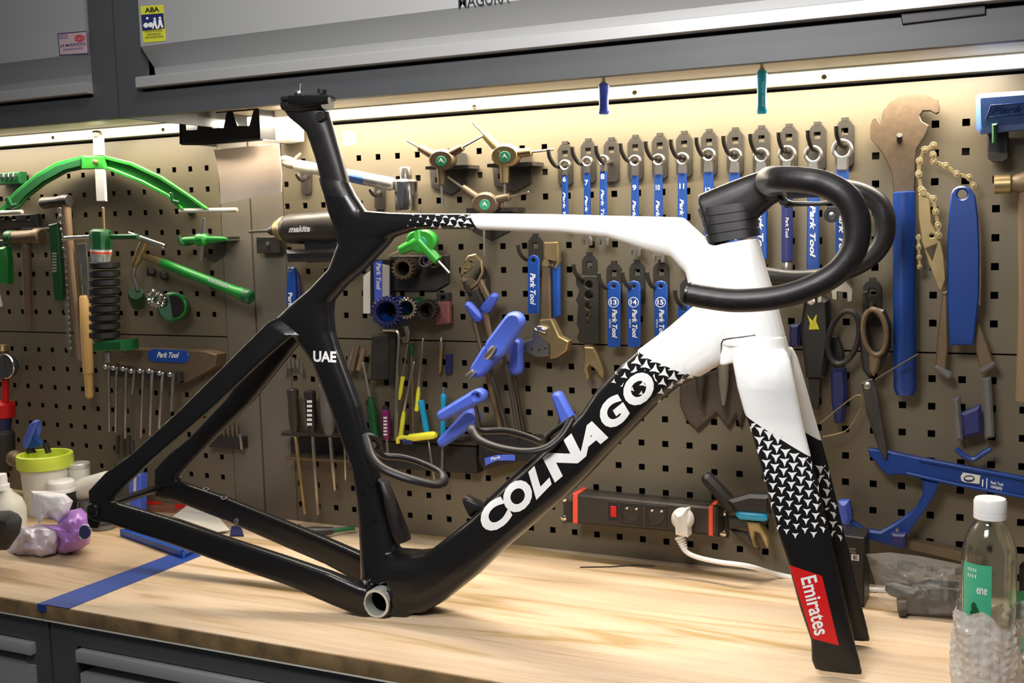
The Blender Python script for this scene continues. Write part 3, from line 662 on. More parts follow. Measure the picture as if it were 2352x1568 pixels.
# ================================================================== HOOKS AND SPANNERS
def HW(px, py, d, dd): return (px, py, d + dd)
def make_hook(name, label, px, py, arm=.055, group=None):
    """plate with a square hole, upper tab, and a bent peg; px, py is the plate centre"""
    c = P(px, py, 0); t = T(name, label, 'hook', c, group)
    w, h = .0122, .0315
    lo = [(-w, -h + .004), (-w + .004, -h), (w - .004, -h), (w, -h + .004), (w, h - .008), (w - .005, h - .001), (-w + .005, h - .001), (-w, h - .008)]
    sq = lambda y: [(-.0045, y - .0045), (.0045, y - .0045), (.0045, y + .0045), (-.0045, y + .0045)]
    part('backplate', t, M['hook'], plate([lo, sq(.0165)], .003, .0004, lambda q: Vector((c.x + q.x, -.0022 - q.z, c.z + q.y))),
         box((c.x - .0045, -.004, c.z + h - .001), (c.x + .0045, -.0002, c.z + h + .004)))
    z = c.z - .002
    part('peg', t, M['hook'], tube(smoothpath([Vector((c.x, -.002, z)), Vector((c.x, -arm * .6, z - .002)), Vector((c.x, -arm * .9, z + .002)), Vector((c.x - .001, -arm - .006, z + .012)), Vector((c.x - .001, -arm - .009, z + .022))], 4), .0032, 8))
    return t
proto = None
def hook(label, px, py, name='peg_hook', group=None):
    global proto
    if proto is None:
        proto = make_hook(name, label, px, py, group=group); return proto
    o = copy_tree(proto); o.location = P(px, py, 0); o['label'] = label
    if group: o['group'] = group
    elif 'group' in o: del o['group']
    return o
NUM = ['6', '7', '8', '9', '10', '11', '12', '13', '14', '15', '16', '17']
ORD = ['first', 'second', 'third', 'fourth', 'fifth', 'sixth', 'seventh', 'eighth', 'ninth', 'tenth', 'eleventh', 'twelfth']
HK = [(1300, 378), (1353, 372), (1406, 370), (1461, 365), (1517, 361), (1573, 357), (1630, 353), (1690, 350), (1750, 346), (1813, 343), (1878, 339), (1941, 330)]
for i, (x, y) in enumerate(HK):
    hook('dark peg hook, %s in the upper row above the spanners' % ORD[i], x, y, group='peg hooks of the spanner row')
# ring x, y, r, sleeve top, sleeve end, sleeve half width, jaw y, number, number y
SP = [(1296, 379, 13, 397, 520, 7, None, '6', 411), (1347, 371, 12.5, 392, 520, 7.5, 553, '7', 419), (1384, 368, 13, 388, 520, 8.5, 553, '8', 405), (1457, 369, 14, 398, 532, 9, 576, '9', 430),
      (1511, 367, 14.5, 396, 540, 10, 590, '10', 430), (1566, 365, 15.5, 393, 545, 11, 600, '11', 427), (1626, 356, 16.5, 390, 560, 12.5, 610, '12', 436), (1686, 357, 17, 391, 575, 13.5, 620, '13', 440),
      (1747, 357, 18.5, 392, 595, 15, 650, '14', 442), (1867, 355, 22, 388, 640, 15, 676, '16', 441), (1934, 343, 25, 385, 640, 16, 672, '17', 450)]
LAB = {'6': 'shortest blue-handled ring spanner, first of the upper row', '7': 'blue-handled ring spanner marked 7, second of the upper row', '8': 'blue-handled ring spanner marked 8 hanging on the third peg', '9': 'blue-handled ring spanner marked 9, fourth of the upper row',
       '10': 'blue-handled ring spanner marked 10, fifth of the upper row', '11': 'blue-handled ring spanner marked 11, sixth of the upper row', '12': 'blue-handled ring spanner marked 12 beside the black stem', '13': 'blue-handled ring spanner with its shaft hidden behind the black stem',
       '14': 'blue-handled ring spanner just behind the stem front and white head tube', '16': 'blue-handled ring spanner marked 16 seen inside the handlebar loop', '17': 'largest blue-handled ring spanner, last of the upper row'}
def spanner(x, y, r, st, se, hw, jy, num, ny, x2=None):
    d = .034; t = T('combination_spanner', LAB[num], 'spanner', P(x, y, d), 'ring spanners of the upper row')
    x2 = x if x2 is None else x2
    neck = r * .55
    rp = circ(x, y, r, 22); n = len(rp)
    # ring joined to the neck: outline drawn as circle with tail
    a = math.asin(min(1, neck / r)); o = []
    for k in range(19):
        g = pi / 2 + a + (2 * pi - 2 * a) * k / 18; o.append((x + r * cos(g), y + r * sin(g)))
    o += [(x + hw * .8, st + 6), (x - hw * .8, st + 6)]
    part('ring_end', t, M['steel'], slab(o, d - .006, d + .004, .0015, [circ(x, y, r * .62, 12)]), ang=25)
    part('sleeve', t, M['blue'], slab([(x - hw * .85, st), (x + hw * .85, st), (x2 + hw, se), (x2 - hw, se)], d - .004, d + .003, .0015))
    if jy:
        s = r * 1.0; c = jy
        j = [(x2 - hw * .7, se - 4), (x2 + hw * .7, se - 4), (x2 + hw * .7, c - s), (x2 + s, c - s * .3), (x2 + s * .95, c + s * .8), (x2 + s * .45, c + s * .9), (x2 + s * .42, c), (x2 - s * .42, c - s * .1), (x2 - s * .45, c + s * .7), (x2 - s * .95, c + s * .6), (x2 - s, c - s * .3), (x2 - hw * .7, c - s)]
        part('open_jaw', t, M['steel'], slab(j, d - .005, d + .002, .001))
    w = hw * 1.0
    part('lettering', t, M['print'], text(num, (x - w * .5, ny + 6), (x + w * .5, ny + 6), (0, -12), on(d + .0033), .03), vtext('Park Tool', x, ny + 30, ny + (112 if r < 18 else 150), w * .8, d + .0033, bold=.03, shear=.25))
    return t
for s in SP: spanner(*s)
# socket wrench on the tenth peg
t = T('socket_spanner', 'dark blue spanner with a steel socket at its lower end, on the tenth peg', 'spanner', P(1807, 353, .034))
o = []
for k in range(19):
    g = pi / 2 + .6 + (2 * pi - 1.2) * k / 18; o.append((1807 + 21 * cos(g), 354 + 21 * sin(g)))
part('ring_end', t, M['steel'], slab(o + [(1819, 396), (1797, 396)], .028, .038, .0015, [circ(1807, 354, 13, 12)]))
part('sleeve', t, M['navy'], rod((1808, 392, .034), (1808, 603, .034), 13))
part('socket', t, M['steel'], turned((1808, 602, .034), (1808, 632, .034), [(0, 10), (.3, 13), (.6, 12), (.62, 17), (1, 17)]))
part('lettering', t, M['print'], vtext('Park Tool', 1808, 500, 545, 7, .042, bold=.01))

# lower row: 13 14 15
for i, (hx, hy, x, n, wd_, wh_) in enumerate(((1412, 652, 1409, '13', 'thirteen', 'next to the multi hole spanner'), (1465, 650, 1455, '14', 'fourteen', 'middle one of three'), (1520, 650, 1517, '15', 'fifteen', 'next to the white down tube'))):
    hook('dark peg hook carrying the flat blue spanner marked ' + wd_, hx, hy)
    t = T('flat_spanner', 'flat blue cone spanner with a white circled %s, %s' % (wd_, wh_), 'spanner', P(x, 720, .034), 'flat blue spanners of the lower row')
    part('body', t, M['blue'], slab([(x - 15, 655), (x - 10, 647), (x, 644), (x + 10, 647), (x + 15, 655), (x + 15, 797), (x - 14, 797)], .032, .036, .001, [circ(x, 656, 5, 10)]))
    part('lettering', t, M['print'], slab(circ(x, 694, 12, 18), .0361, .0364, .0001, [circ(x, 694, 10.4, 18)]), text(n, (x - 7, 699), (x + 7, 699), (0, -11), on(.0366), .03),
         vtext('Park Tool', x + 3, 710, 776, 11, .0366, bold=.03, shear=.25), vtext('SCW-' + n, x - 8, 733, 752, 4, .0366, bold=.01))
hook('dark peg hook half hidden by the lower end of the handlebar grip', 1582, 690)
t = T('flat_spanner', 'flat blue cone spanner mostly hidden behind the white down tube top', 'spanner', P(1570, 720, .034), 'flat blue spanners of the lower row')
part('body', t, M['blue'], slab([(1556, 706), (1562, 699), (1571, 697), (1580, 700), (1586, 708), (1586, 800), (1556, 800)], .032, .036, .001, [circ(1571, 709, 5, 10)]))

# small blue tools hanging from the cabinet
for x, y0, y1, m, lb, tx in ((1387, 190, 262, 'bluebright', 'small dark blue cylinder driver hanging under the wall cabinet', None), (1750, 160, 261, 'tealbright', 'small teal cylinder driver hanging under the wall cabinet', 'Park Tool')):
    d = .16; t = T('hanging_driver', lb, 'driver', P(x, y0, d))
    part('grip', t, M[m], turned((x, y0, d), (x, y1, d), [(0, 6), (.04, 11), (.08, 12), (.16, 12), (.18, 11), (.82, 11), (.84, 12), (.96, 12), (1, 10)]))
    part('tip', t, M['chrome'], turned((x, y0 + 2, d), (x, y0 - 16, d), [(0, 8), (.3, 8), (.32, 4), (1, 4)], 10))
    if tx: part('lettering', t, M['print'], vtext(tx, x + 3, y0 + 28, y1 - 18, 7, d + .0075, bold=.01))

# ---- three way hex wrenches
def three_way(label, c, arms, body, grip, hub, sticker, hold=None, d=.05, thick=10):
    t = T('three_way_wrench', label, 'wrench', P(*c, d))
    part('hub', t, M[hub], slab(circ(c[0], c[1], body, 16, body * .8), d - .007, d + .008, .004))
    for (ex, ey) in arms:
        L_ = hypot(ex - c[0], ey - c[1]); k = min(.62, (body * 1.9) / L_); mx, my = c[0] + (ex - c[0]) * k, c[1] + (ey - c[1]) * k
        a = part('arm', t, M[grip], rod((c[0], c[1], d), (mx, my, d), thick, thick * .72))
        part('hex_tip', a, M['steel'], rod((mx, my, d), (ex, ey, d), 3.2, 2.8, 6))
    s = part('sticker', t, M['mint'], slab(circ(c[0] + 1, c[1] + 4, body * .38, 14), d + .008, d + .0086, .0002))
    part('mark', s, M['print'], slab([(c[0] - 5, c[1] + 6), (c[0], c[1] - 3), (c[0] + 7, c[1] + 8), (c[0] + 1, c[1] + 4)], d + .0087, d + .009, .0001))
    return t
def wrench_holder(label, pts, shelf, d=.03, dome=None):
    t = T('wrench_holder', label, 'holder', P(*pts[0], 0))
    part('plate', t, M['lever'], slab(pts, .001, .004, .0006, [[(pts[0][0] + 14, pts[0][1] + 24), (pts[0][0] + 24, pts[0][1] + 24), (pts[0][0] + 24, pts[0][1] + 36), (pts[0][0] + 14, pts[0][1] + 36)]]))
    part('ledge', t, M['lever'], slab(shelf, .002, d + .014, .001))
    if dome: part('back', t, M['hook'], slab(dome, .002, .005, .0006))
    return t
wrench_holder('dark holder of the three way wrench nearest the seatpost', [(986, 384), (1073, 381), (1072, 425), (1038, 446), (990, 430)], [(976, 381), (1074, 378), (1074, 386), (976, 389)], dome=[(1003, 381), (1010, 350), (1030, 340), (1052, 348), (1070, 352), (1073, 381)])
three_way('steel three way hex wrench with green sticker, nearest the seatpost', (1012, 366), ((934, 322), (1109, 312), (1016, 478)), 31, 'bronze', 'bronze', 'mint', thick=12)
wrench_holder('dark holder of the three way wrench next to the first spanner', [(1130, 376), (1222, 372), (1221, 420), (1183, 441), (1135, 426)], [(1118, 375), (1224, 371), (1224, 380), (1118, 384)], dome=[(1142, 374), (1150, 340), (1168, 330), (1200, 342), (1218, 352), (1221, 373)])
three_way('bronze coloured three way hex wrench next to the first spanner', (1158, 356), ((1086, 281), (1272, 343), (1160, 474)), 34, 'brass', 'brass', 'mint', thick=13)
wrench_holder('dark holder just under the white top tube, its tip showing below the tube', [(1076, 482), (1176, 480), (1175, 528), (1130, 552), (1084, 530)], [(1070, 478), (1180, 476), (1180, 486), (1070, 488)])
three_way('three way hex wrench hanging behind the patterned part of the top tube', (1112, 466), ((1028, 406), (1215, 441), (1112, 588)), 32, 'bronze', 'bronze', 'mint', thick=12)
three_way('green three way hex wrench hanging just below the patterned top tube', (965, 553), ((893, 588), (1033, 627), (962, 478)), 36, 'greenlight', 'greenlight', 'mint', thick=16)

# ---- bracket with three hexagonal cut-outs, papers
t = T('bit_bracket', 'black wall bracket with three tapered cut-outs under the wall cabinet', 'bracket', P(500, 325, .09))
fr_ = [(411, 266), (592, 248), (595, 319), (412, 331)]
part('front_plate', t, M['black'], slab(fr_, .088, .091, .0004, [[(424, 268), (460, 263), (452, 298), (428, 299)], [(473, 262), (520, 258), (513, 294), (487, 294)], [(533, 257), (582, 253), (572, 289), (545, 289)]]))
part('lower_tray', t, M['black'], slab([(412, 327), (595, 317), (596, 322), (470, 333), (416, 333)], .078, .088, .0006))
a, b = P(411, 266, .091), P(411, 331, .091); part('side_plate', t, M['black'], box((a.x, -.091, b.z), (a.x + .0025, -.001, a.z)))
a, b = P(595, 250, .091), P(595, 319, .091); part('side_plate', t, M['black'], box((a.x - .0025, -.091, b.z), (a.x, -.001, a.z)))
t = T('notice_sheet', 'blank pinkish paper sheet hanging below the black cut-out bracket', 'paper', P(570, 400, .085))
rows = []
for k in range(9):
    s = k / 8; dd = .098 - .012 * sin(s * 2.2) + .006 * s
    xl = 491 + 14 * s + 5 * sin(s * 3); xr = 640 + 8 * min(1, s * 1.6); yl = 344 + 124 * s; yr = 329 + 112 * s
    rows.append([P(xl + (xr - xl) * q / 6, yl + (yr - yl) * q / 6, dd + .004 * sin(q * .9 + s)) for q in range(7)])
vv = [p for r in rows for p in r]; vb = [p + Vector((0, .0005, 0)) for p in vv]
ff = [(i * 7 + j, i * 7 + j + 1, (i + 1) * 7 + j + 1, (i + 1) * 7 + j) for i in range(8) for j in range(6)]
part('sheet', t, M['paper'], (vv + vb, ff + [tuple(x + 63 for x in reversed(q)) for q in ff]), ang=80)
solo('card_box', 'bright white card box hung between the cut-out bracket and the seatpost', 'box', M['paperwhite'], slab([(597, 250), (668, 243), (668, 322), (640, 327), (600, 326)], .01, .05, .003))
t = T('small_bracket', 'tiny black angle bracket beside the top of the paper sheet', 'bracket', P(650, 325, .02))
part('ledge', t, M['black'], slab([(634, 323), (664, 319), (664, 326), (634, 329)], .001, .03, .0008)); part('lip', t, M['black'], slab([(657, 312), (664, 311), (664, 322), (657, 322)], .026, .03, .0008))
solo('white_vinyl_letter', 'white vinyl letter stuck on the pegboard behind the seatpost', 'letter', M['print'], text('B', (788, 333), (818, 331), (0, -30), on(.0006), .03))

# ---- torque wrench and socket
t = T('torque_wrench', 'long silver torque wrench hanging slantwise behind the seatpost', 'wrench', P(780, 395, .045))
part('tube', t, M['alu'], turned((676, 378, .045), (905, 424, .045), [(0, 9), (.03, 13), (.97, 15), (1, 12)]))
part('head', t, M['steel'], turned((646, 366, .045), (680, 379, .045), [(0, 8), (.2, 13), (.6, 14), (1, 10)]), turned((690, 352, .045), (670, 372, .045), [(0, 3), (1, 4)], 8))
part('label', t, M['bluelight'], turned((811, 405, .045), (842, 411.5, .045), [(0, 15), (1, 15.2)]), label='blue band on the tube')
for x, y, lb in ((703, 405, 'dark hook under the torque wrench, next to the paper sheet'), (872, 440, 'dark hook under the torque wrench, next to the steel socket')):
    t = T('cradle_hook', lb, 'hook', P(x, y, .0)); part('backplate', t, M['lever'], slab([(x - 12, y - 16), (x + 12, y - 16), (x + 12, y + 36), (x + 8, y + 42), (x - 8, y + 42), (x - 12, y + 36)], .001, .004, .0006))
    part('cradle', t, M['lever'], tube(smoothpath([P(x, y, .004), P(x - 6, y + 8, .035), P(x - 14, y + 6, .06), P(x - 22, y - 6, .066)], 4), .0035, 8))
t = T('steel_socket', 'tall steel socket standing on a peg above the top tube', 'socket', P(932, 440, .035))
part('skirt', t, M['chrome'], turned((934, 484, .035), (933, 412, .035), [(0, 25), (.04, 27), (.93, 27), (1, 22)], 24)); part('drive', t, M['steel'], turned((933, 414, .035), (931, 384, .035), [(0, 14), (.9, 14), (1, 12)], 18))

# ---- cordless drill and its stand
t = T('drill_block', 'dark square bracket with a screw, below the drill bit', 'bracket', P(614, 562, .01))
part('block', t, M['iron'], slab([(588, 544), (642, 543), (643, 580), (589, 582)], .001, .02, .001)); q = P(615, 560, .0205); part('screw', t, M['steel'], lathe(q, q + Vector((0, -.002, 0)), [(0, .004), (.6, .004), (1, .002)], 10))
t = T('cordless_drill', 'olive cordless drill lying behind the frame seat tube, bit pointing to the side bay', 'drill', P(700, 530, .05))
part('motor_housing', t, M['lever'], turned((650, 526, .055), (800, 522, .055), [(0, 20), (.05, 30), (.12, 34), (.5, 37), (.8, 38), (.95, 34), (1, 22)], 22))
part('collar', t, M['brass'], turned((634, 528, .055), (656, 526, .055), [(0, 12), (.15, 21), (.9, 30), (1, 28)], 20), label='pale brass coloured collar')
part('bit', t, M['chrome'], rod((572, 533, .055), (632, 529, .055), 3.4, 3.4, 8))
part('chuck', t, M['iron'], turned((616, 530, .055), (640, 528, .055), [(0, 6), (.3, 11), (1, 13)], 14))
part('handle', t, M['black'], slab([(690, 552), (780, 548), (790, 600), (700, 604)], .035, .075, .008))
part('battery', t, M['black'], slab([(652, 574), (790, 570), (792, 600), (656, 602)], .025, .085, .006))
for k in range(7): part('vent', t, M['dark'], slab([(709 + 9 * k, 500 + k * -.3), (713 + 9 * k, 500), (707 + 9 * k, 511), (703 + 9 * k, 511)], .0715, .0735 - abs(k - 3) * .0006, .0003))
part('lettering', t, M['print'], text('makita', (663, 533), (712, 531), (1, -14), on(.0862), .04, .2))

# ================================================================== SIDE BAY (green tools)
t = T('dishing_gauge', 'large green arched wheel gauge with a white sliding rod, under the side wall cabinet', 'gauge', P(222, 400, .03))
out = [(-12, 492), (4, 470), (35, 437), (80, 399), (130, 371), (188, 357), (235, 357), (300, 372), (370, 405), (430, 445), (478, 480)]
inn = [(412, 480), (380, 452), (320, 420), (258, 395), (238, 388), (188, 388), (150, 396), (100, 424), (60, 455), (38, 480), (30, 492)]
part('arch', t, M['green'], slab(out + inn, .022, .030, .002), ang=50)
part('rib', t, M['greenlight'], slab([(238, 357), (300, 372), (370, 405), (430, 445), (478, 480), (466, 480), (428, 452), (366, 412), (298, 380), (238, 365)], .030, .036, .001),
     slab([(410, 480), (380, 452), (320, 420), (258, 395), (240, 388), (240, 381), (262, 388), (326, 414), (386, 446), (420, 480)], .030, .036, .001), label='lighter green raised edges')
part('rib', t, M['greendark'], slab([(8, 480), (35, 446), (80, 408), (130, 380), (184, 364), (184, 381), (148, 390), (98, 417), (58, 449), (36, 476)], .030, .033, .0005), label='dark recessed web')
part('hub', t, M['greenlight'], slab([(188, 358), (236, 358), (240, 388), (186, 389)], .029, .040, .002))
part('foot', t, M['cloud'], rod((412, 484, .03), (545, 482, .03), 5.5)); part('foot', t, M['cloud'], rod((-40, 490, .03), (52, 487, .03), 5.5))
for x in (24, 413): 
    part('clip', t, M['greendark'], slab([(x - 14, 455), (x - 8, 450), (x + 2, 470), (x + 14, 466), (x + 14, 474), (x, 480), (x - 10, 472)] if x < 100 else [(388, 442), (394, 442), (396, 458), (410, 462), (408, 470), (392, 464)], .036, .042, .001))
part('sliding_rod', t, M['white'], slab([(213, 311), (234, 311), (236, 356), (214, 357)], .034, .040, .001), slab([(217, 388), (238, 388), (242, 462), (221, 462)], .034, .040, .001))
part('brass_knob', t, M['brass'], turned((223, 314, .037), (222, 300, .037), [(0, 10), (.3, 12), (.8, 11), (1, 7)], 14))
q = P(221, 372, .040); part('brass_bolt', t, M['brass'], lathe(q, q + Vector((0, -.007, 0)), [(0, .0048), (.8, .0048), (1, .003)], 6))
t = T('chain_pin_tool', 'small green chain tool with four silver studs, at the upper edge of the side bay', 'tool', P(20, 410, .02))
part('body', t, M['greendark'], slab([(-12, 398), (44, 394), (46, 421), (-12, 425)], .002, .022, .002))
for k in range(4): part('stud', t, M['chrome'], turned((2 + 11 * k, 414 - k * .5, .024), (2 + 11 * k, 399 - k * .5, .024), [(0, 3), (.5, 4), (.55, 5), (1, 4)], 10))
t = T('tool_rail', 'black perforated rail with hooks under the end of the green arched gauge', 'rail', P(40, 500, .01))
part('bar', t, M['black'], slab([(-20, 496), (84, 491), (86, 522), (-20, 527)], .001, .012, .001, [[(x, 497), (x + 7, 497), (x + 7, 504), (x, 504)] for x in (2, 28, 60)]))
part('arm', t, M['black'], rod((50, 528, .02), (130, 526, .02), 5))
t = T('brown_mallet', 'brown headed hammer with a grey brown handle hanging under the black rail', 'hammer', P(60, 545, .04))
part('head', t, M['bronze'], turned((20, 546, .04), (99, 543, .04), [(0, 13), (.04, 15), (.78, 16), (.8, 19), (.97, 19), (1, 16)], 20)); part('band', t, M['greendark'], turned((18, 546, .04), (34, 545.5, .04), [(0, 15), (.1, 17), (.9, 17), (1, 15)], 18))
part('handle', t, M['oldwood'], turned((60, 556, .04), (66, 742, .04), [(0, 10), (.1, 11), (.6, 10), (.95, 9), (1, 6)]))
t = T('green_grip_tool', 'green plastic handle at the edge of the picture beside the brown hammer', 'tool', P(5, 610, .03))
part('grip', t, M['green'], slab([(-16, 570), (10, 566), (15, 600), (15, 652), (-14, 654)], .02, .04, .004)); part('neck', t, M['iron'], slab([(-10, 552), (6, 550), (8, 568), (-10, 570)], .024, .036, .002))
solo('price_tag', 'small white tag sticking in at the edge of the side bay', 'tag', M['paperwhite'], slab([(-8, 672), (-1, 672), (6, 702), (0, 705), (-8, 690)], .02, .0208, .0002))
t = T('chain_whip', 'green handled chain whip hanging beside the wooden handles', 'chain whip', P(128, 600, .04))
part('handle', t, M['greendark'], slab([(110, 516), (131, 511), (135, 570), (141, 650), (140, 690), (124, 692), (117, 610)], .034, .042, .002))
part('lettering', t, M['printgrey'], vtext('IIIIIII', 125, 580, 624, 10, .0425, bold=.02))
part('link_chain', t, M['steel'], *chain([(136, 482, .026), (139, 530, .026), (142, 555, .026), (146, 610, .026), (152, 700, .026), (158, 800, .026)], 14, 6), kind='stuff')
t = T('wood_hammer', 'hammer with a long slim wooden handle beside the chain whip', 'hammer', P(155, 470, .04))
part('head', t, M['iron'], turned((98, 466, .045), (160, 461, .045), [(0, 12), (.05, 14), (.5, 12), (.8, 15), (1, 13)], 16))
part('handle', t, M['dullwood'], turned((150, 452, .045), (186, 828, .045), [(0, 9), (.03, 11), (.2, 9), (.5, 10), (.97, 8), (1, 5)]), label='worn wooden handle')
t = T('wood_file', 'flat file with a yellow wooden handle hanging tip up', 'file', P(195, 700, .045))
part('blade', t, M['steel'], slab([(174, 560), (197, 557), (202, 620), (203, 684), (189, 684), (184, 630)], .043, .047, .001, [[(186, 606), (191, 606), (192, 640), (188, 640)], [(189, 655), (194, 655), (195, 675), (191, 675)]]))
part('handle', t, M['handlewood'], turned((194, 678, .045), (206, 915, .045), [(0, 9), (.02, 12), (.4, 13), (.75, 12), (.76, 10), (.98, 9), (1, 5)]), label='yellow wooden handle')
t = T('cup_press', 'bearing press with a green head, a red and silver band and black stacked discs', 'press', P(232, 560, .06))
part('spindle', t, M['brass'], rod((237, 476, .085), (239, 530, .085), 3.2, 3.2, 8))
part('head', t, M['greendark'], turned((231, 526, .085), (232, 572, .085), [(0, 16), (.1, 24), (.35, 26), (.6, 24), (1, 26)], 8), label='green eight sided head')
part('band', t, M['white'], turned((232, 572, .085), (232, 577, .085), [(0, 24), (1, 24)])); part('band', t, M['redorange'], turned((232, 577, .085), (232, 582, .085), [(0, 24), (1, 24)])); part('band', t, M['alu'], turned((232, 582, .085), (232, 600, .085), [(0, 24), (.4, 22), (1, 20)]))
part('t_bar', t, M['chrome'], rod((148, 547, .085), (208, 544, .085), 5)); part('t_bar', t, M['greendark'], rod((256, 544, .085), (318, 543, .085), 6))
for k in range(9): part('disc', t, M['black'], turned((240, 601 + k * 20, .085), (241, 617 + k * 20, .085), [(0, 30), (.1, 34), (.8, 34), (1, 28)], 18))
part('base', t, M['greendark'], slab([(210, 784), (279, 782), (280, 806), (211, 808)], .06, .105, .003)); part('tail', t, M['steel'], rod((247, 808, .085), (248, 832, .085), 7))
t = T('fork_race_tool', 'silver T handled tool with a long green tube grip slanting across the side bay', 'tool', P(330, 580, .06))
part('t_bar', t, M['chrome'], rod((296, 537, .065), (379, 566, .065), 6.5)); part('body', t, M['brass'], turned((334, 552, .06), (308, 612, .06), [(0, 9), (.2, 11), (.7, 10), (.95, 8), (1, 5)]))
part('hook_tip', t, M['steel'], tube(smoothpath([P(308, 612, .06), P(306, 635, .06), P(312, 650, .06), P(317, 668, .06)], 4), .0042, 8))
part('neck', t, M['brass'], turned((330, 588, .06), (372, 604, .06), [(0, 7), (.4, 8), (1, 11)])); part('grip', t, M['green'], turned((370, 603, .06), (566, 679, .06), [(0, 9), (.03, 11), (.9, 12), (.92, 14), (1, 13)], 18))
part('end_cap', t, M['greendark'], turned((560, 677, .06), (578, 684, .06), [(0, 14), (.2, 17), (.8, 17), (1, 12)], 18))
part('lettering', t, M['print'], text('IIIIIIII', (478, 645), (520, 661), (4, -9), on(.0705), .03))
t = T('freewheel_tool', 'green splined cup tool with a toothed silver ring, below the slanting green grip', 'tool', P(370, 690, .04))
v_ = part('cup', t, M['greendark'], turned((402, 706, .015), (396, 705, .05), [(0, 34), (.9, 34), (1, 30)], 24)); part('toothed_ring', t, M['chrome'], slab(gear(352, 683, 19, 14, .2), .068, .075, .001, [circ(352, 683, 12, 16)]), slab(gear(362, 690, 17, 14, .2), .058, .067, .001, [circ(362, 690, 11, 16)]))
part('nut', t, M['greendark'], turned((318, 696, .02), (312, 672, .06), [(0, 18), (.5, 20), (1, 16)], 8))
part('rim', t, M['green'], slab(circ(397, 704, 30, 24), .0505, .054, .001, [circ(397, 704, 26, 24)])); part('bore', t, M['dark'], slab(circ(397, 704, 25, 24), .0505, .0515, .0003))
t = T('cross_tool', 'green cross shaped tool with silver rods above the slanting green grip', 'tool', P(468, 550, .05))
part('crossbar', t, M['green'], turned((414, 552, .05), (522, 549, .05), [(0, 4), (.1, 8), (.35, 9), (.4, 15), (.55, 15), (.6, 9), (.9, 6), (1, 3)]))
part('rod', t, M['chrome'], rod((469, 500, .05), (466, 545, .05), 5, 8)); part('rod', t, M['steel'], rod((464, 556, .05), (461, 601, .05), 7, 5))
part('clip', t, M['greendark'], tube(smoothpath([P(452, 555, .03), P(428, 560, .05), P(416, 558, .06), P(412, 542, .06)], 4), .0035, 8))
wrench_holder('black holder behind the green cross shaped tool', [(464, 548), (514, 546), (516, 585), (492, 602), (466, 588)], [(462, 546), (516, 544), (516, 550), (462, 552)])
# knobs and spare hooks
for x, y in ((441, 485), (349, 622), (378, 632), (490, 652)):
    solo('hook_stub', 'short dark peg in the side bay pegboard, %s' % {441: 'under the foot of the arched gauge', 349: 'above the toothed silver ring', 378: 'under the middle of the slanting green grip', 490: 'under the end of the slanting green grip'}[x], 'peg', M['hook'], turned((x, y, .0), (x, y, .02), [(0, 12), (.2, 12), (.25, 7), (1, 6)], 12))
# hex key rack with blue logo plate
t = T('hex_key_rack', 'brown slanted holder with a blue logo plate and a row of T keys', 'rack', P(370, 840, .03))
part('shelf', t, M['bronze'], slab([(285, 800), (470, 806), (497, 814), (492, 842), (416, 884), (408, 868), (262, 838)], .001, .03, .002))
lp = part('logo_plate', t, M['blue'], slab(capsule(352, 816, 419, 819, 15, 15, 6), .03, .033, .001), label='blue plate with white lettering')
part('lettering', lp, M['print'], text('Park Tool', (360, 820), (410, 821), (2, -12), on(.0335), .035, .2))
part('rail', t, M['iron'], slab([(244, 846), (410, 856), (412, 876), (246, 864)], .03, .044, .001)); part('arm', t, M['iron'], rod((415, 882, .03), (494, 838, .01), 4))
KX = [(250, 840, 252, 992), (268, 843, 266, 992), (290, 845, 288, 1006), (309, 850, 304, 905), (329, 850, 324, 1006), (350, 850, 345, 1000), (374, 855, 366, 985), (398, 858, 394, 945)]
for k, (x, y, x2, y2) in enumerate(KX):
    t = T('t_handle_key', 'steel T key, %s in the row hanging from the brown holder' % ORD[k], 'hex key', P(x, y, .05), 'T keys in the brown holder')
    part('cross_handle', t, M['chrome'], rod((x, y - 1, .034), (x - 9, y + 2, .066), 5)); part('shaft', t, M['steel'], rod((x, y, .05), (x2, y2, .05), 3.4 if k < 5 else 4.5, None, 6))
t = T('bit_rack', 'black strip rack with thin steel bits beside the bay joint', 'rack', P(520, 1016, .02))
part('strip', t, M['black'], slab([(478, 1000), (552, 1006), (553, 1032), (478, 1026)], .001, .022, .001)); part('end_rod', t, M['chrome'], rod((552, 996, .02), (556, 1032, .02), 3))
for k, (x, y) in enumerate(((498, 985), (512, 958), (522, 952), (533, 962), (543, 970))):
    solo('driver_bit', 'thin bronze bit standing in the black strip rack, %s from the frame stay' % ORD[k], 'bit', M['bronze'], rod((x, y, .014), (x + 3, 1004, .014), 2.6), group='bits in the black strip rack')
t = T('key_bundle', 'bundle of small dark keys dangling under the first T keys', 'keys', P(285, 1030, .03))
for k, (a, b) in enumerate((((272, 1000), (268, 1040)), ((284, 995), (284, 1048)), ((296, 1000), (296, 1050)), ((303, 1010), (306, 1042)))): part('key', t, M['iron'], rod((*a, .02 + .006 * k), (*b, .02 + .006 * k), 4.5))
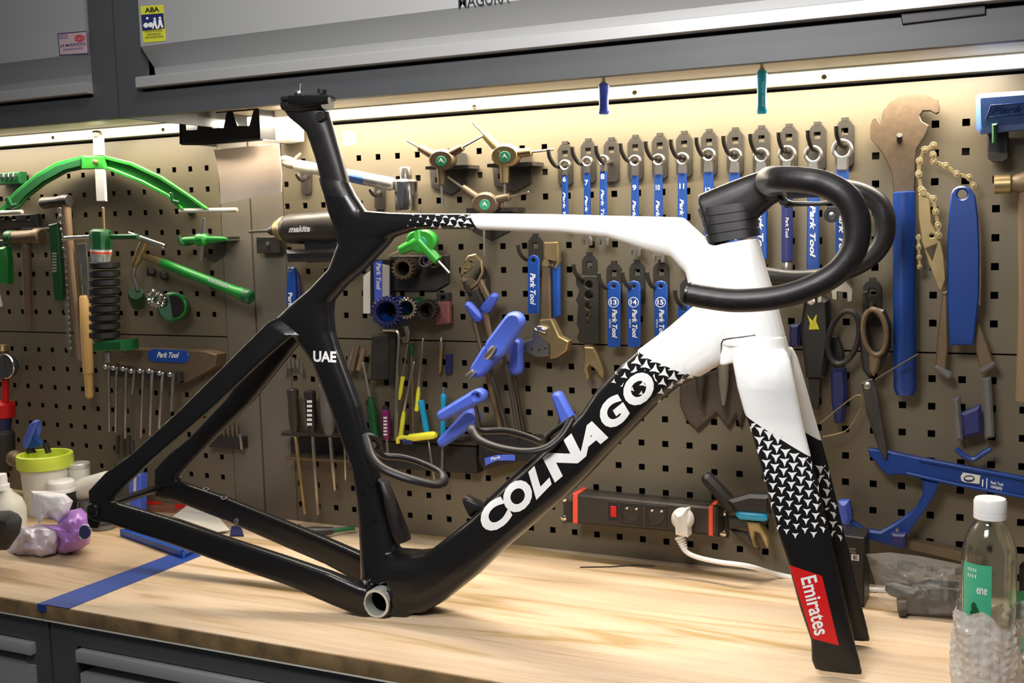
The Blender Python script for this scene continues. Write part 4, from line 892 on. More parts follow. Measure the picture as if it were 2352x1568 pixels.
# gauge at the frame edge
t = T('inflator_gauge', 'black round pressure gauge with a red body at the picture edge of the side bay', 'gauge', P(12, 840, .04))
part('dial', t, M['black'], turned((12, 840, .02), (12, 841, .06), [(0, 26), (.9, 28), (1, 26)], 24)); q = P(12, 841, .06); part('bezel', t, M['chrome'], torus(q, (0, 1, 0), mm(27, q), .0022, 28))
part('cap', t, M['brass'], turned((6, 812, .04), (6, 792, .04), [(0, 12), (.4, 14), (1, 9)])); part('stem', t, M['red'], rod((13, 870, .04), (12, 924, .04), 8)); part('body', t, M['red'], turned((10, 922, .04), (9, 958, .04), [(0, 18), (.1, 24), (.9, 24), (1, 18)]))
part('sleeve', t, M['navy'], turned((9, 958, .04), (8, 985, .04), [(0, 18), (1, 16)])); part('grip', t, M['rubber'], turned((9, 985, .04), (12, 1080, .04), [(0, 16), (.1, 24), (.8, 22), (1, 14)]))
solo('round_knob', 'pale round knob beside the lime rimmed bucket', 'knob', M['bronze'], turned((34, 1052, .11), (34, 1053, .15), [(0, 6), (.2, 16), (.6, 19), (.9, 14), (1, 5)], 18))

# ================================================================== MIDDLE OF THE WIDE BAY
t = T('cable_cutter', 'dark blue cable cutter hanging left of the frame seat tube', 'cutter', P(672, 660, .03))
part('handle', t, M['navy'], slab([(676, 616), (684, 630), (690, 690), (684, 724), (672, 724)], .02, .028, .002)); part('handle', t, M['blue'], slab([(660, 614), (675, 614), (677, 660), (676, 724), (658, 724), (656, 680)], .027, .034, .002))
q = P(667, 620, .034); part('pivot', t, M['chrome'], ring3(q, (0, -1, 0), .0042, .0022, .0015, 16)); part('lettering', t, M['print'], vtext('Park', 667, 672, 706, 9, .0346, bold=.03))
t = T('boxed_tool', 'blue and pale grey card pack of a tool beside the frame', 'box', P(870, 650, .03))
part('carton', t, M['black'], slab([(850, 596), (896, 596), (896, 722), (850, 726)], .001, .02, .001)); part('face', t, M['bluegrip'], slab([(857, 602), (876, 598), (876, 692), (860, 700)], .02, .026, .001)); part('face', t, M['paper'], slab([(877, 606), (893, 610), (893, 690), (877, 690)], .02, .024, .001))
part('lettering', t, M['print'], vtext('Park Tool', 870, 604, 665, 10, .0265, bold=.03, shear=.2))
solo('backing_card', 'narrow pale card strip hanging just under the black seat tube', 'card', M['paperwhite'], slab([(834, 634), (850, 622), (850, 720), (834, 720)], .002, .004, .0005))
t = T('tool_plate', 'dark plate carrying toothed bottom bracket tools', 'plate', P(960, 640, .01)); part('plate', t, M['iron'], slab([(893, 588), (1030, 586), (1030, 650), (1000, 668), (905, 668), (893, 650)], .001, .006, .001))
def cup(label, x, y, r, n, m, d0=.006, d1=.05, hole=.66, m2=None):
    t = T('toothed_cup', label, 'splined tool', P(x, y, d1))
    part('toothed_ring', t, M[m], slab(gear(x, y, r, n, .16), d1 - .012, d1, .001, [circ(x, y, r * hole, 20)])); part('barrel', t, M[m2 or m], slab(circ(x + 4, y - 1, r * .86, 24), d0, d1 - .012, .001, [circ(x + 4, y - 1, r * hole, 20)]))
cup('bronze toothed cup tool, highest of the splined cups', 923, 617, 25, 16, 'bronze', m2='iron')
cup('small cup tool with a bright silver rim under the green three way wrench', 974, 599, 14, 18, 'chrome', hole=.8, m2='purple')
cup('smaller dim cup tool beside the bright silver rimmed cup', 992, 603, 13, 16, 'bronze', d1=.035, m2='iron')
cup('large dark blue toothed cup tool beside the bicycle frame', 886, 716, 36, 22, 'navy', d1=.06, m2='blue')
cup('toothed cup with a pale steel rim, second in the lower row of cups', 931, 708, 25, 18, 'steel', d1=.055, m2='greendark')
cup('dark grey toothed cup, third in the lower row of cups', 978, 712, 25, 18, 'iron', d1=.045)
t = T('pin_spanner', 'worn red flat tool on a dark tab, end of the cup row', 'tool', P(1014, 712, .02)); part('body', t, mat('wornred', (.22, .075, .065), .6, noise=.4, scale=60), slab([(998, 694), (1030, 692), (1031, 742), (1000, 746)], .01, .022, .002)); part('tab', t, M['lever'], slab([(1002, 672), (1030, 672), (1030, 694), (1002, 694)], .004, .014, .001, [[(1011, 679), (1022, 679), (1022, 689), (1011, 689)]]))
t = T('l_hex_key', 'long steel L shaped hex key hanging under the dark blue cup tool', 'hex key', P(905, 760, .05)); part('bar', t, M['steel'], tube(smoothpath([P(880, 757, .05), P(905, 758, .05), P(914, 764, .05), P(916, 785, .05), P(912, 860, .05), P(909, 1010, .05)], 5), .0026, 6))
t = T('steel_hook_tool', 'pale steel hooked tool beside the long L shaped hex key', 'tool', P(930, 760, .04)); part('blade', t, M['steel'], slab([(924, 748), (936, 748), (940, 765), (937, 785), (925, 787), (920, 776), (930, 772), (930, 760)], .035, .04, .001))
solo('flat_file', 'grey flat file hanging between dark holder and L key', 'file', M['hook'], slab([(894, 762), (908, 760), (904, 880), (892, 882)], .02, .025, .001))
solo('dark_holder', 'dark blotchy tool pouch between the chisels and the grey flat file', 'pouch', M['iron'], slab([(852, 770), (893, 768), (890, 872), (850, 874)], .001, .025, .002))
for k, (x0, y0, x1, y1, m) in enumerate(((812, 796, 798, 848, 'steel'), (822, 792, 808, 850, 'bronze'), (836, 800, 824, 850, 'oldwood'))):
    solo('cold_chisel', 'short slanting chisel beside the UAE lettering, %s of three' % ORD[k], 'chisel', M[m], rod((x0, y0, .03), (x1, y1, .03), 6, 7))
for k, (x, y) in enumerate(((655, 834), (664, 824), (673, 822), (683, 824), (692, 836))):
    solo('socket_bit', 'small pale bit in the cluster between the two seat stays, %s from the bay joint' % ORD[k], 'bit', M['steel'], rod((x, y, .02), (x + 1, y + 22, .02), 4), group='bits between the seat stays')
t = T('double_bit', 'double ended brass coloured screwdriver bit stuck upright to the pegboard', 'bit', P(1012, 820, .01)); part('shank', t, M['brass'], turned((1013, 796, .008), (1011, 843, .008), [(0, 4), (.05, 6), (.5, 5), (.95, 6), (1, 4)], 6)); part('tip', t, M['chrome'], turned((1013, 797, .008), (1014, 774, .008), [(0, 5), (.4, 6), (1, 1)], 10)); part('tip', t, M['brass'], turned((1011, 842, .008), (1010, 860, .008), [(0, 5), (.6, 4), (1, 1)], 10))
solo('magnet_bar', 'small dark blue bar beside the double ended bit', 'bar', M['navy'], slab([(1023, 815), (1034, 814), (1034, 858), (1022, 859)], .001, .01, .001))

# screwdriver racks
t = T('driver_rack', 'black screwdriver rack with two ledges between the bay joint and seat tube', 'rack', P(730, 1020, .03))
part('back', t, M['black'], slab([(667, 1002), (838, 1008), (838, 1054), (667, 1050)], .001, .004, .001)); 
part('ledge', t, M['lever'], slab([(645, 991), (838, 996), (838, 1006), (645, 1001)], .002, .045, .001)); part('ledge', t, M['bronze'], slab([(655, 1049), (838, 1058), (838, 1064), (655, 1056)], .002, .04, .001))
t = T('driver_rack', 'black screwdriver rack with one deep tray behind the lower bottle cage', 'rack', P(960, 1040, .03))
part('back', t, M['black'], slab([(838, 1010), (1094, 1026), (1094, 1088), (838, 1072)], .001, .028, .001)); part('ledge', t, M['lever'], slab([(846, 1000), (1096, 1014), (1096, 1024), (846, 1010)], .002, .034, .001))
def driver(label, h0, h1, r, m, s1, sm='chrome', sr=4, cap=None, d=.04, txt=None, prof=None):
    t = T('screwdriver', label, 'screwdriver', P(*h0, d))
    part('handle', t, M[m], turned((*h0, d), (*h1, d), prof or [(0, r * .7), (.03, r), (.15, r), (.2, r * .88), (.7, r * .95), (.9, r * .75), (1, r * .6)], 12))
    part('shaft', t, M[sm], rod((*h1, d), (*s1, d), sr, sr * .9, 8))
    if cap: part('end_cap', t, M[cap], turned(h0 + (d,), (h0[0] - (h1[0] - h0[0]) * .12, h0[1] - (h1[1] - h0[1]) * .12, d), [(0, r * .75), (1, r * .6)], 12))
    if txt:
        x = (h0[0] + h1[0]) / 2 - r * .25; part('lettering', t, M['print'], vtext(txt, x, h0[1] + (h1[1] - h0[1]) * .25, h1[1] - (h1[1] - h0[1]) * .12, r * .8, d + mm(r, P(*h0, d)) * 1.02, bold=.02))
    return t
driver('black handled screwdriver with a coppery shaft, first in the two ledge rack', (672, 892), (678, 992), 14, 'lever', (701, 1180), 'brass', 4.5)
driver('black handled screwdriver with white lettering, second in the two ledge rack', (711, 896), (718, 988), 14, 'black', (731, 1182), 'steel', 4.5, txt='IIIIII')
driver('thick brown and grey handled screwdriver half behind the seat tube', (748, 880), (758, 998), 19, 'greyplast', (770, 1126), 'steel', 4.5)
driver('thin steel screwdriver blade just beside the seat tube', (788, 900), (791, 1000), 12, 'black', (794, 1102), 'steel', 2.6)
driver('dark green grey handled screwdriver standing blade up beside the seat tube', (862, 1004), (851, 912), 12, 'greendark', (834, 832), 'steel', 4)
driver('magenta screwdriver with white lettering and a black end cap', (886, 940), (889, 1008), 10, 'magenta', (892, 1048), 'steel', 3.4, cap='black', txt='IIIIII')
driver('yellow handled thin hook, highest of the yellow ones', (926, 864), (917, 917), 5.5, 'yellow', (937, 790), 'steel', 2.4)
D_ = driver('yellow handled thin hook standing in the tray, lowest of the upright yellow ones', (920, 1004), (928, 944), 6, 'yellow', (952, 830), 'steel', 4)
driver('short yellow and orange handled hook beside the teal handled driver', (957, 944), (962, 888), 5.5, 'yellow', (972, 776), 'steel', 3.4)
driver('teal and blue handled slim driver leaning in the tray', (967, 918), (984, 1008), 8, 'teal', (998, 1102), 'steel', 2.6)
driver('teal driver standing behind the blue P handles', (1019, 903), (1017, 1020), 7, 'teal', (1015, 1110), 'steel', 3.2, cap='chrome')
driver('green and steel rod driver behind the yellow hooks', (946, 790), (946, 818), 5, 'greendark', (950, 1005), 'bronze', 3)
t = T('valve_tool', 'yellow and blue tool lying across the tray of the screwdriver rack', 'tool', P(955, 1003, .05)); part('barrel', t, M['yellow'], turned((936, 1006, .05), (1002, 998, .05), [(0, 6), (.1, 9), (.9, 9), (1, 6)])); part('hook', t, M['yellow'], tube(smoothpath([P(938, 1005, .05), P(922, 1004, .05), P(914, 1008, .05), P(915, 1018, .05)], 4), .0035, 8)); part('insert', t, M['navy'], slab([(922, 1010), (944, 1008), (946, 1020), (924, 1022)], .048, .056, .002))

# ---- P handled hex keys
def p_key(label, a, b, r0, r1, shaft, d=.07, tip=None, m='bluegrip', hole=True, sr=5):
    t = T('p_handle_key', label, 'hex key', P(*a, d), 'blue P handled keys')
    c = capsule(*a, *b, r0, r1, 7)
    part('handle', t, M[m], slab(c, d - .010, d + .010, .005, [circ(a[0], a[1], r0 * .32, 10)] if hole else []), ang=60)
    part('shaft', t, M['iron'], tube(smoothpath([P(x, y, z) for x, y, z in shaft], 4), mm(sr, P(*b, d)), 6))
    if tip: part('tip', t, M['steel'], turned((*tip[0], d + .014), (*tip[1], d + .014), [(0, 6), (.2, 8), (.85, 8), (1, 4)], 10))
    return t
p_key('large upright blue P handle, its steel tip pointing at a smaller one below', (1176, 738), (1136, 798), 22, 26, [(1150, 780, .085), (1170, 880, .07), (1190, 1000, .045)], .10, ((1136, 796), (1116, 824)), hole=False)
p_key('smaller blue P handle below the large upright one, with a steel end', (1124, 812), (1094, 850), 23, 18, [(1120, 830, .055), (1138, 890, .05), (1166, 994, .03)], .07, ((1090, 852), (1072, 868)), hole=False)
p_key('blue P handle seen edge on beside the large upright one', (1182, 790), (1180, 848), 13, 15, [(1180, 860, .04), (1190, 920, .03), (1204, 1000, .02)], .045, hole=False)
p_key('upper of the two blade shaped blue P handles beside the bottle cage', (1094, 910), (1012, 955), 17, 13, [(1088, 916, .09), (1098, 960, .07), (1104, 1010, .045)], .10)
p_key('lower of the two blade shaped blue P handles, its tip over the rack tray', (1076, 960), (1012, 1016), 20, 12, [(1078, 955, .06), (1088, 990, .045), (1094, 1015, .04)], .055, hole=False)
p_key('blue P handle peeking out behind the black down tube', (1276, 912), (1300, 968), 12, 17, [(1290, 950, .05), (1284, 985, .045), (1278, 1010, .04)], .06, hole=False)
t = T('key_holder', 'black key holder with a curved blue label behind the ring of the down tube cage', 'holder', P(1150, 1050, .02))
part('bar', t, M['black'], slab([(1098, 1000), (1290, 1008), (1290, 1050), (1180, 1062), (1110, 1080), (1098, 1060)], .001, .035, .002)); part('label_strip', t, M['bluegrip'], slab([(1112, 1052), (1140, 1045), (1182, 1044), (1182, 1058), (1140, 1058), (1114, 1070)], .035, .038, .001))
part('lettering', t, M['print'], text('Park', (1128, 1057), (1150, 1052), (0, -7), on(.0385), .02))
# cutter pliers
hook('dark peg hook under the cream jawed cutting pliers', 1112, 668)
t = T('cutting_pliers', 'cream jawed cutting pliers with blue dipped grips beside the red pin tool', 'pliers', P(1085, 640, .05))
part('jaw', t, M['brass'], slab([(1074, 586), (1092, 582), (1106, 598), (1108, 625), (1096, 650), (1080, 664), (1062, 660), (1056, 632), (1058, 610)], .044, .052, .002, [circ(1072, 610, 9, 12)])); part('jaw', t, M['bronze'], slab([(1056, 640), (1080, 640), (1100, 650), (1094, 676), (1070, 674), (1055, 664)], .038, .045, .002))
part('arm', t, M['iron'], slab([(1070, 668), (1094, 664), (1112, 700), (1104, 716), (1086, 712)], .038, .046, .002)); part('arm', t, M['bronze'], slab([(1094, 650), (1104, 640), (1128, 690), (1118, 700)], .038, .046, .002))
part('grip', t, M['bluegrip'], slab(capsule(1072, 702, 1092, 728, 9, 12), .04, .056, .005)); part('grip', t, M['bluegrip'], slab(capsule(1130, 682, 1112, 708, 9, 12), .036, .052, .005))
part('leg', t, M['bronze'], rod((1088, 730, .045), (1150, 985, .03), 6)); part('leg', t, M['oldwood'], rod((1112, 712, .042), (1128, 780, .04), 8, 6))
# flat blue wrench and adjustable wrench
hook('dark peg hook carrying the flat blue wrench and the adjustable wrench', 1232, 588)
t = T('flat_wrench', 'flat blue wrench with white lettering beside the adjustable wrench', 'spanner', P(1223, 650, .05))
part('body', t, M['blue'], slab([(1212, 596), (1216, 588), (1224, 585), (1233, 588), (1237, 596), (1236, 720), (1212, 720)], .047, .052, .001, [circ(1224, 597, 5, 10)])); part('lettering', t, M['print'], vtext('Park Tool', 1224, 627, 700, 12, .0524, bold=.03, shear=.25))
t = T('adjustable_wrench', 'large brass coloured adjustable wrench hanging jaw down', 'wrench', P(1258, 700, .04))
part('head', t, M['brass'], slab([(1248, 556), (1281, 555), (1283, 600), (1275, 618), (1262, 612), (1256, 600), (1247, 590)], .03, .042, .002, [circ(1254, 604, 6, 12)]))
part('shank', t, M['bronze'], slab([(1244, 606), (1262, 612), (1264, 740), (1240, 740)], .03, .04, .002)); part('sleeve', t, M['blue'], slab([(1266, 612), (1284, 606), (1284, 724), (1268, 736)], .026, .036, .003))
part('jaw', t, M['brass'], slab([(1238, 734), (1266, 732), (1284, 772), (1306, 784), (1300, 806), (1276, 822), (1262, 824), (1262, 792), (1232, 768)], .028, .046, .002)); part('moving_jaw', t, M['steel'], slab([(1226, 752), (1262, 774), (1262, 818), (1232, 820), (1196, 806), (1186, 794), (1196, 788), (1222, 776)], .03, .042, .002))
part('knurl', t, M['chrome'], turned((1236, 752, .048), (1256, 760, .048), [(0, 7), (.2, 9), (.8, 9), (1, 7)], 12))
part('scale', t, M['iron'], *[slab(circ(x, y, 3, 6), .042, .0432, .0002) for x, y in ((1206, 799), (1222, 802), (1238, 803), (1252, 800))])
# multi hole spanner and box end
hook('dark peg hook above the worn grey multi hole spanner', 1356, 632)
t = T('multi_hole_spanner', 'worn grey flat spanner with a column of round holes', 'spanner', P(1350, 700, .03))
part('plate', t, M['hook'], slab([(1323, 630), (1330, 627), (1338, 633), (1374, 634), (1376, 786), (1368, 790), (1330, 786), (1324, 776), (1330, 760), (1324, 745), (1328, 700), (1322, 690), (1330, 668), (1322, 650)], .024, .031, .001, [circ(1352, 653, 9, 8), circ(1352, 677, 10, 12), circ(1352, 702, 9, 12), circ(1352, 724, 6, 10), circ(1352, 741, 4, 8)]))
t = T('pedal_spanner', 'curved brass coloured open spanner end below the multi hole spanner', 'spanner', P(1362, 830, .03))
part('jaw', t, M['brass'], slab([(1341, 796), (1362, 797), (1374, 820), (1385, 850), (1384, 870), (1376, 864), (1364, 846), (1352, 838), (1348, 846), (1352, 866), (1346, 872), (1338, 850), (1340, 830)], .022, .034, .002)); part('shank', t, M['bronze'], slab([(1341, 770), (1366, 770), (1362, 798), (1341, 798)], .018, .026, .001))
# round punches behind the fork
for k, (x, y0, y1, y2, m) in enumerate(((1609, 830, 925, 942, 'hook'), (1662, 810, 930, 952, 'pillar'))):
    t = T('taper_punch', 'grey tapered punch hanging below the white down tube, %s' % ('nearer the star pattern' if k == 0 else 'nearer the fork crown'), 'punch', P(x, y0, .03)); part('body', t, M[m], turned((x, y0, .03), (x, y1, .03), [(0, 9), (.05, 12), (.6, 11), (1, 4)], 14)); part('tip', t, M['iron'], rod((x, y1, .03), (x, y2, .03), 3.5, 2, 8))
solo('shadow_shape', 'dark brown painted shadow on the pegboard behind the fork crown', 'pouch', M['shadowbrown'], slab([(1560, 885), (1600, 868), (1640, 850), (1706, 842), (1712, 935), (1700, 985), (1690, 955), (1672, 985), (1645, 950), (1600, 990), (1575, 965), (1560, 930)], .002, .012, .003))  # thin dark shape standing in for shadows on the pegboard

# ================================================================== POWER STRIP AND PLUG
t = T('power_strip', 'black power strip with red end bands screwed to the pegboard above the worktop', 'power strip', P(1480, 1180, .03))
part('body', t, M['lever'], slab([(1312, 1134), (1648, 1166), (1648, 1231), (1312, 1201)], .002, .044, .003))
for a in ([(1315, 1133), (1326, 1134), (1326, 1202), (1315, 1201)], [(1627, 1163), (1637, 1164), (1637, 1231), (1627, 1230)]): part('end_band', t, M['redorange'], slab(a, .001, .0452, .001), label='bright red band')
sw = part('switch_frame', t, M['black'], slab([(1396, 1150), (1418, 1152), (1418, 1196), (1396, 1194)], .0435, .0455, .0008)); part('rocker', sw, M['red'], slab([(1402, 1162), (1415, 1163), (1415, 1188), (1402, 1187)], .0455, .0475, .001))
for x in (1448, 1506):
    s = part('socket', t, M['black'], slab([(x - 24, 1152 + (x - 1448) * .09), (x + 26, 1157 + (x - 1448) * .09), (x + 26, 1206 + (x - 1448) * .09), (x - 24, 1201 + (x - 1448) * .09)], .0435, .0452, .0008, [circ(x + 1, 1181 + (x - 1448) * .09, 19, 20)]))
    for dx in (-9, 13): part('contact', s, M['chrome'], slab(circ(x + dx, 1168 + (x - 1448) * .09 + dx * .07, 4, 8, 3), .044, .0458, .0005))
for a, b, m in (((1294, 1150), (1313, 1196), 'hook'), ((1648, 1172), (1672, 1232), 'hook')): part('bracket', t, M[m], slab([a, (b[0], a[1] + 2), (b[0], b[1] + 2), (a[0], b[1])], .001, .006, .001))
for x, y in ((1295, 1189), (1296, 1145), (1661, 1177), (1661, 1225)):
    q = P(x, y, .006); part('screw', t, M['chrome'], lathe(q, q + Vector((0, -.003, 0)), [(0, .0052), (.5, .005), (1, .002)], 12))
t = T('power_plug', 'white round mains plug with its white cable, in the black power strip', 'plug', P(1570, 1195, .07))
q = P(1570, 1191, .046); part('body', t, M['white'], turned((1570, 1192, .0462), (1566, 1190, .075), [(0, 25), (.5, 26), (.85, 24), (1, 18)], 26), slab([(1546, 1180), (1574, 1172), (1577, 1236), (1549, 1230)], .05, .082, .006))
part('strain_relief', t, M['white'], *[turned((1561 + k * 2.4, 1232 + k * 6, .066), (1562.5 + k * 2.4, 1236 + k * 6, .066), [(0, 12 - k), (1, 12 - k)], 12) for k in range(5)])
cz = ZT + .0035
cb = [P(1562, 1232, .066), P(1572, 1262, .07), P(1598, 1278, .07), P(1650, 1290, .075), P(1720, 1300, .08)]
e1 = G(1800, 1322, cz); e2 = G(1920, 1340, cz); e3 = G(2006, 1354, cz); e4 = G(2120, 1352, cz)
part('cable', t, M['white'], tube(smoothpath(cb + [e1, e2, e3, e4], 5), .0036, 10))
# locking pliers beside the fork
t = T('locking_pliers', 'black gripped pliers with brass jaws hung behind the starred fork leg', 'pliers', P(1700, 1180, .05))
part('grip', t, M['black'], slab(capsule(1620, 1102, 1676, 1166, 12, 15), .03, .055, .006)); part('body', t, M['black'], slab([(1670, 1150), (1720, 1136), (1768, 1138), (1768, 1182), (1690, 1176)], .03, .06, .005)); part('spring_cover', t, M['teal'], turned((1692, 1180, .05), (1764, 1186, .05), [(0, 6), (.1, 12), (.9, 12), (1, 8)], 14)); part('bar', t, M['hook'], slab([(1672, 1188), (1762, 1196), (1762, 1204), (1672, 1216)], .03, .045, .002))
part('jaw', t, M['brass'], slab([(1714, 1198), (1744, 1202), (1764, 1234), (1768, 1262), (1758, 1256), (1744, 1226), (1734, 1222), (1732, 1240), (1740, 1262), (1730, 1256), (1720, 1226)], .03, .05, .002)); part('lower_grip', t, M['iron'], slab([(1672, 1214), (1718, 1226), (1742, 1264), (1730, 1262), (1700, 1240)], .02, .035, .003))

# ================================================================== FAR END OF THE WIDE BAY
t = T('headset_spanner', 'big brown hook headed spanner with a long blue round handle', 'spanner', P(2078, 320, .03))
part('head', t, M['hammered'], slab([(1996, 292), (2000, 275), (2007, 268), (2014, 270), (2020, 280), (2026, 252), (2045, 231), (2071, 217), (2098, 213), (2130, 217), (2154, 228), (2158, 246), (2157, 258), (2149, 262), (2136, 255), (2120, 255), (2112, 266), (2117, 278), (2134, 288), (2125, 311), (2104, 343), (2101, 450), (2053, 450), (2047, 394), (2026, 351), (1999, 319)], .018, .027, .0012, [circ(2066, 320, 6, 10)]), ang=25)
part('grip', t, M['blueshaded'], turned((2077, 440, .026), (2079, 906, .026), [(0, 22), (.004, 25), (.97, 26), (1, 20)], 20))
t2 = T('peg', 'short brown peg carrying the hook headed spanner', 'peg', P(2066, 318, 0)); part('pin', t2, M['hook'], tube([P(2066, 322, 0), P(2066, 322, .05), P(2066, 310, .06)], .0038, 8))
t = T('chain_tongs', 'long blue handled chain tongs with two bronze chains', 'pliers', P(2210, 560, .04))
part('handle', t, M['blueshaded'], slab([(2183, 446), (2190, 433), (2202, 427), (2216, 427), (2230, 434), (2240, 448), (2247, 500), (2250, 580), (2249, 680), (2240, 760), (2236, 793), (2182, 793), (2176, 680), (2175, 560)], .034, .040, .002, [circ(2210, 446, 11, 14)]))
part('edge', t, M['brass'], tube([P(x, y, .037) for x, y in ((2232, 432), (2244, 470), (2251, 540), (2252, 640), (2250, 700))], .001, 6))
part('link_chain', t, M['brass'], *chain([(2116, 436, .03), (2110, 400, .03), (2112, 370, .03), (2124, 344, .03), (2144, 334, .03), (2143, 356, .03), (2145, 372, .03), (2172, 381, .03), (2198, 400, .03), (2227, 408, .03), (2236, 426, .03)], 20, 9), *chain([(2121, 441, .05), (2144, 457, .05), (2149, 486, .05), (2155, 518, .05), (2156, 540, .05)], 20, 9), *chain([(2109, 545, .03), (2112, 612, .03)], 18, 7), kind='stuff')
part('arm', t, M['brass'], slab([(2109, 446), (2121, 436), (2135, 448), (2139, 511), (2158, 543), (2168, 591), (2172, 640), (2162, 668), (2154, 660), (2134, 607), (2118, 556), (2110, 499)], .04, .046, .001, [[(2127, 570), (2152, 560), (2142, 600)], circ(2140, 541, 5, 8)]), ang=25)
t = T('long_pliers', 'large brown armed pliers hanging below the blue chain tongs', 'pliers', P(2215, 800, .03))
part('arm', t, M['bronze'], slab([(2164, 672), (2176, 668), (2178, 791), (2172, 858), (2147, 850), (2152, 779)], .018, .028, .002)); part('arm', t, M['bronze'], slab([(2236, 716), (2242, 722), (2267, 785), (2284, 840), (2252, 856), (2244, 817), (2236, 780)], .018, .028, .002))
part('tip', t, M['greyplast'], slab(capsule(2152, 846, 2178, 862, 7, 9), .016, .032, .003)); part('tip', t, M['greyplast'], slab(capsule(2256, 852, 2280, 838, 8, 7), .016, .032, .003))
t = T('cable_shears', 'dark shears with a navy grip and a blue curved bow near the blue gauge bar', 'shears', P(2225, 960, .03))
part('leg', t, M['greyplast'], slab([(2186, 915), (2204, 912), (2212, 1010), (2196, 1012)], .015, .03, .003)); part('leg', t, M['greyplast'], slab([(2256, 868), (2276, 866), (2284, 1004), (2262, 1010)], .015, .03, .003)); part('grip', t, M['navy'], slab([(2206, 950), (2252, 930), (2256, 996), (2214, 1006)], .015, .034, .004))
part('bow', t, M['blueshaded'], tube(smoothpath([P(2196, 1030, .03), P(2214, 1046, .03), P(2236, 1054, .03), P(2256, 1042, .03), P(2276, 1030, .03)], 5), .0035, 8))
t = T('blue_block_tool', 'pale blue rectangular block embossed with lettering, at the upper corner', 'tool', P(2310, 260, .04))
part('block', t, M['bluelight'], slab([(2240, 222), (2250, 214), (2380, 205), (2384, 292), (2250, 305), (2242, 296)], .02, .06, .006)); part('outline', t, M['blueshaded'], slab([(2263, 272), (2276, 241), (2372, 234), (2372, 262)], .0598, .0608, .0002, [[(2268, 269), (2279, 244), (2370, 237), (2370, 259)]]))
part('lettering', t, M['blueshaded'], text('Park', (2276, 262), (2350, 257), (3, -15), on(.061), .02, .3)); part('peg', t, M['greendark'], slab([(2278, 284), (2291, 283), (2291, 330), (2278, 330)], .055, .066, .002))
part('holder', t, M['black'], slab([(2268, 300), (2316, 298), (2317, 360), (2305, 371), (2280, 371), (2268, 358)], .004, .03, .002)); part('nut', t, M['iron'], slab([(2269, 350), (2316, 350), (2316, 364), (2304, 372), (2280, 372), (2269, 364)], .03, .036, .001))
t = T('brass_hammer', 'brass faced hammer with a dark handle cut by the picture edge', 'hammer', P(2330, 420, .05))
part('face', t, M['brass'], turned((2283, 424, .05), (2328, 422, .05), [(0, 19), (.05, 22), (.85, 22), (1, 16)], 22)); part('head', t, M['bronze'], turned((2320, 422, .05), (2400, 418, .05), [(0, 16), (.2, 22), (.5, 30), (1, 30)], 20)); part('handle', t, M['oldwood'], turned((2362, 440, .05), (2356, 920, .05), [(0, 20), (.1, 22), (.5, 18), (1, 22)], 16))
# scissors, cutter, picks
hook('dark peg hook above the large scissors', 2004, 696)
t = T('scissors', 'large dark scissors hanging by one olive loop handle', 'scissors', P(1995, 880, .04))
def loop_ring(c, rx, ry, tilt, r, d): return tube([P(c[0] + rx * cos(g) * cos(tilt) - ry * sin(g) * sin(tilt), c[1] + rx * cos(g) * sin(tilt) + ry * sin(g) * cos(tilt), d) for g in [2 * pi * k / 28 for k in range(29)]], r, 8, cap=False)
part('loop_handle', t, M['bronze'], loop_ring((2009, 762), 26, 52, -.12, .0036, .05)); part('loop_handle', t, M['black'], loop_ring((1938, 774), 34, 62, .25, .0040, .035)); part('handle_wing', t, M['black'], slab([(1978, 728), (2000, 704), (2030, 712), (2044, 745), (2044, 800), (2020, 850), (1996, 870), (1980, 850), (1972, 780)], .02, .04, .004, [[(1992, 738), (2004, 722), (2022, 736), (2030, 780), (2020, 806), (2002, 806)]]))
part('shank', t, M['bronze'], slab([(1996, 812), (2024, 812), (2016, 850), (2006, 866), (1996, 850)], .04, .048, .003)); part('blade', t, M['iron'], slab([(1978, 880), (2004, 868), (2014, 895), (2038, 1040), (2036, 1056), (2026, 1048), (1988, 930)], .034, .040, .001)); part('blade', t, M['lever'], slab([(1982, 890), (2008, 880), (2010, 900), (2032, 1040), (2022, 1042), (1990, 950)], .028, .034, .001))
q = P(1993, 885, .040); part('pivot', t, M['steel'], lathe(q, q + Vector((0, -.003, 0)), [(0, .005), (.7, .005), (1, .003)], 12))
t = T('hook_knife', 'black knife pouch with a yellow green mark and a pale knob', 'knife', P(1866, 780, .03))
part('pouch', t, M['black'], slab([(1836, 760), (1846, 692), (1878, 676), (1902, 690), (1906, 780), (1892, 868), (1850, 868)], .008, .034, .005)); q = P(1863, 691, .036); part('knob', t, M['white'], lathe(q + Vector((0, .004, 0)), q + Vector((0, -.004, 0)), [(0, .005), (.5, .0055), (1, .003)], 14))
part('mark', t, M['yellow'], slab([(1854, 722), (1859, 730), (1866, 738), (1872, 726), (1876, 722), (1874, 738), (1881, 756), (1858, 757), (1860, 742)], .034, .036, .0005)); part('handle', t, M['navy'], slab([(1812, 746), (1838, 742), (1836, 796), (1812, 800)], .01, .03, .004)); part('blade', t, M['iron'], slab([(1856, 868), (1884, 868), (1880, 940), (1862, 940)], .014, .022, .001))
solo('navy_cutter', 'dark blue handled cutter hanging beside the scissor blades', 'cutter', M['navy'], slab([(1906, 850), (1940, 846), (1944, 900), (1936, 972), (1916, 974), (1908, 920)], .01, .03, .004))
solo('wire_loop', 'thin bent wire loop between fork and scissors', 'wire', M['brass'], tube(smoothpath([P(x, y, .03) for x, y in ((1884, 972), (1920, 942), (1966, 908), (1982, 916), (1970, 950), (1948, 984), (1930, 994), (1890, 1003))], 5), .0009, 6))
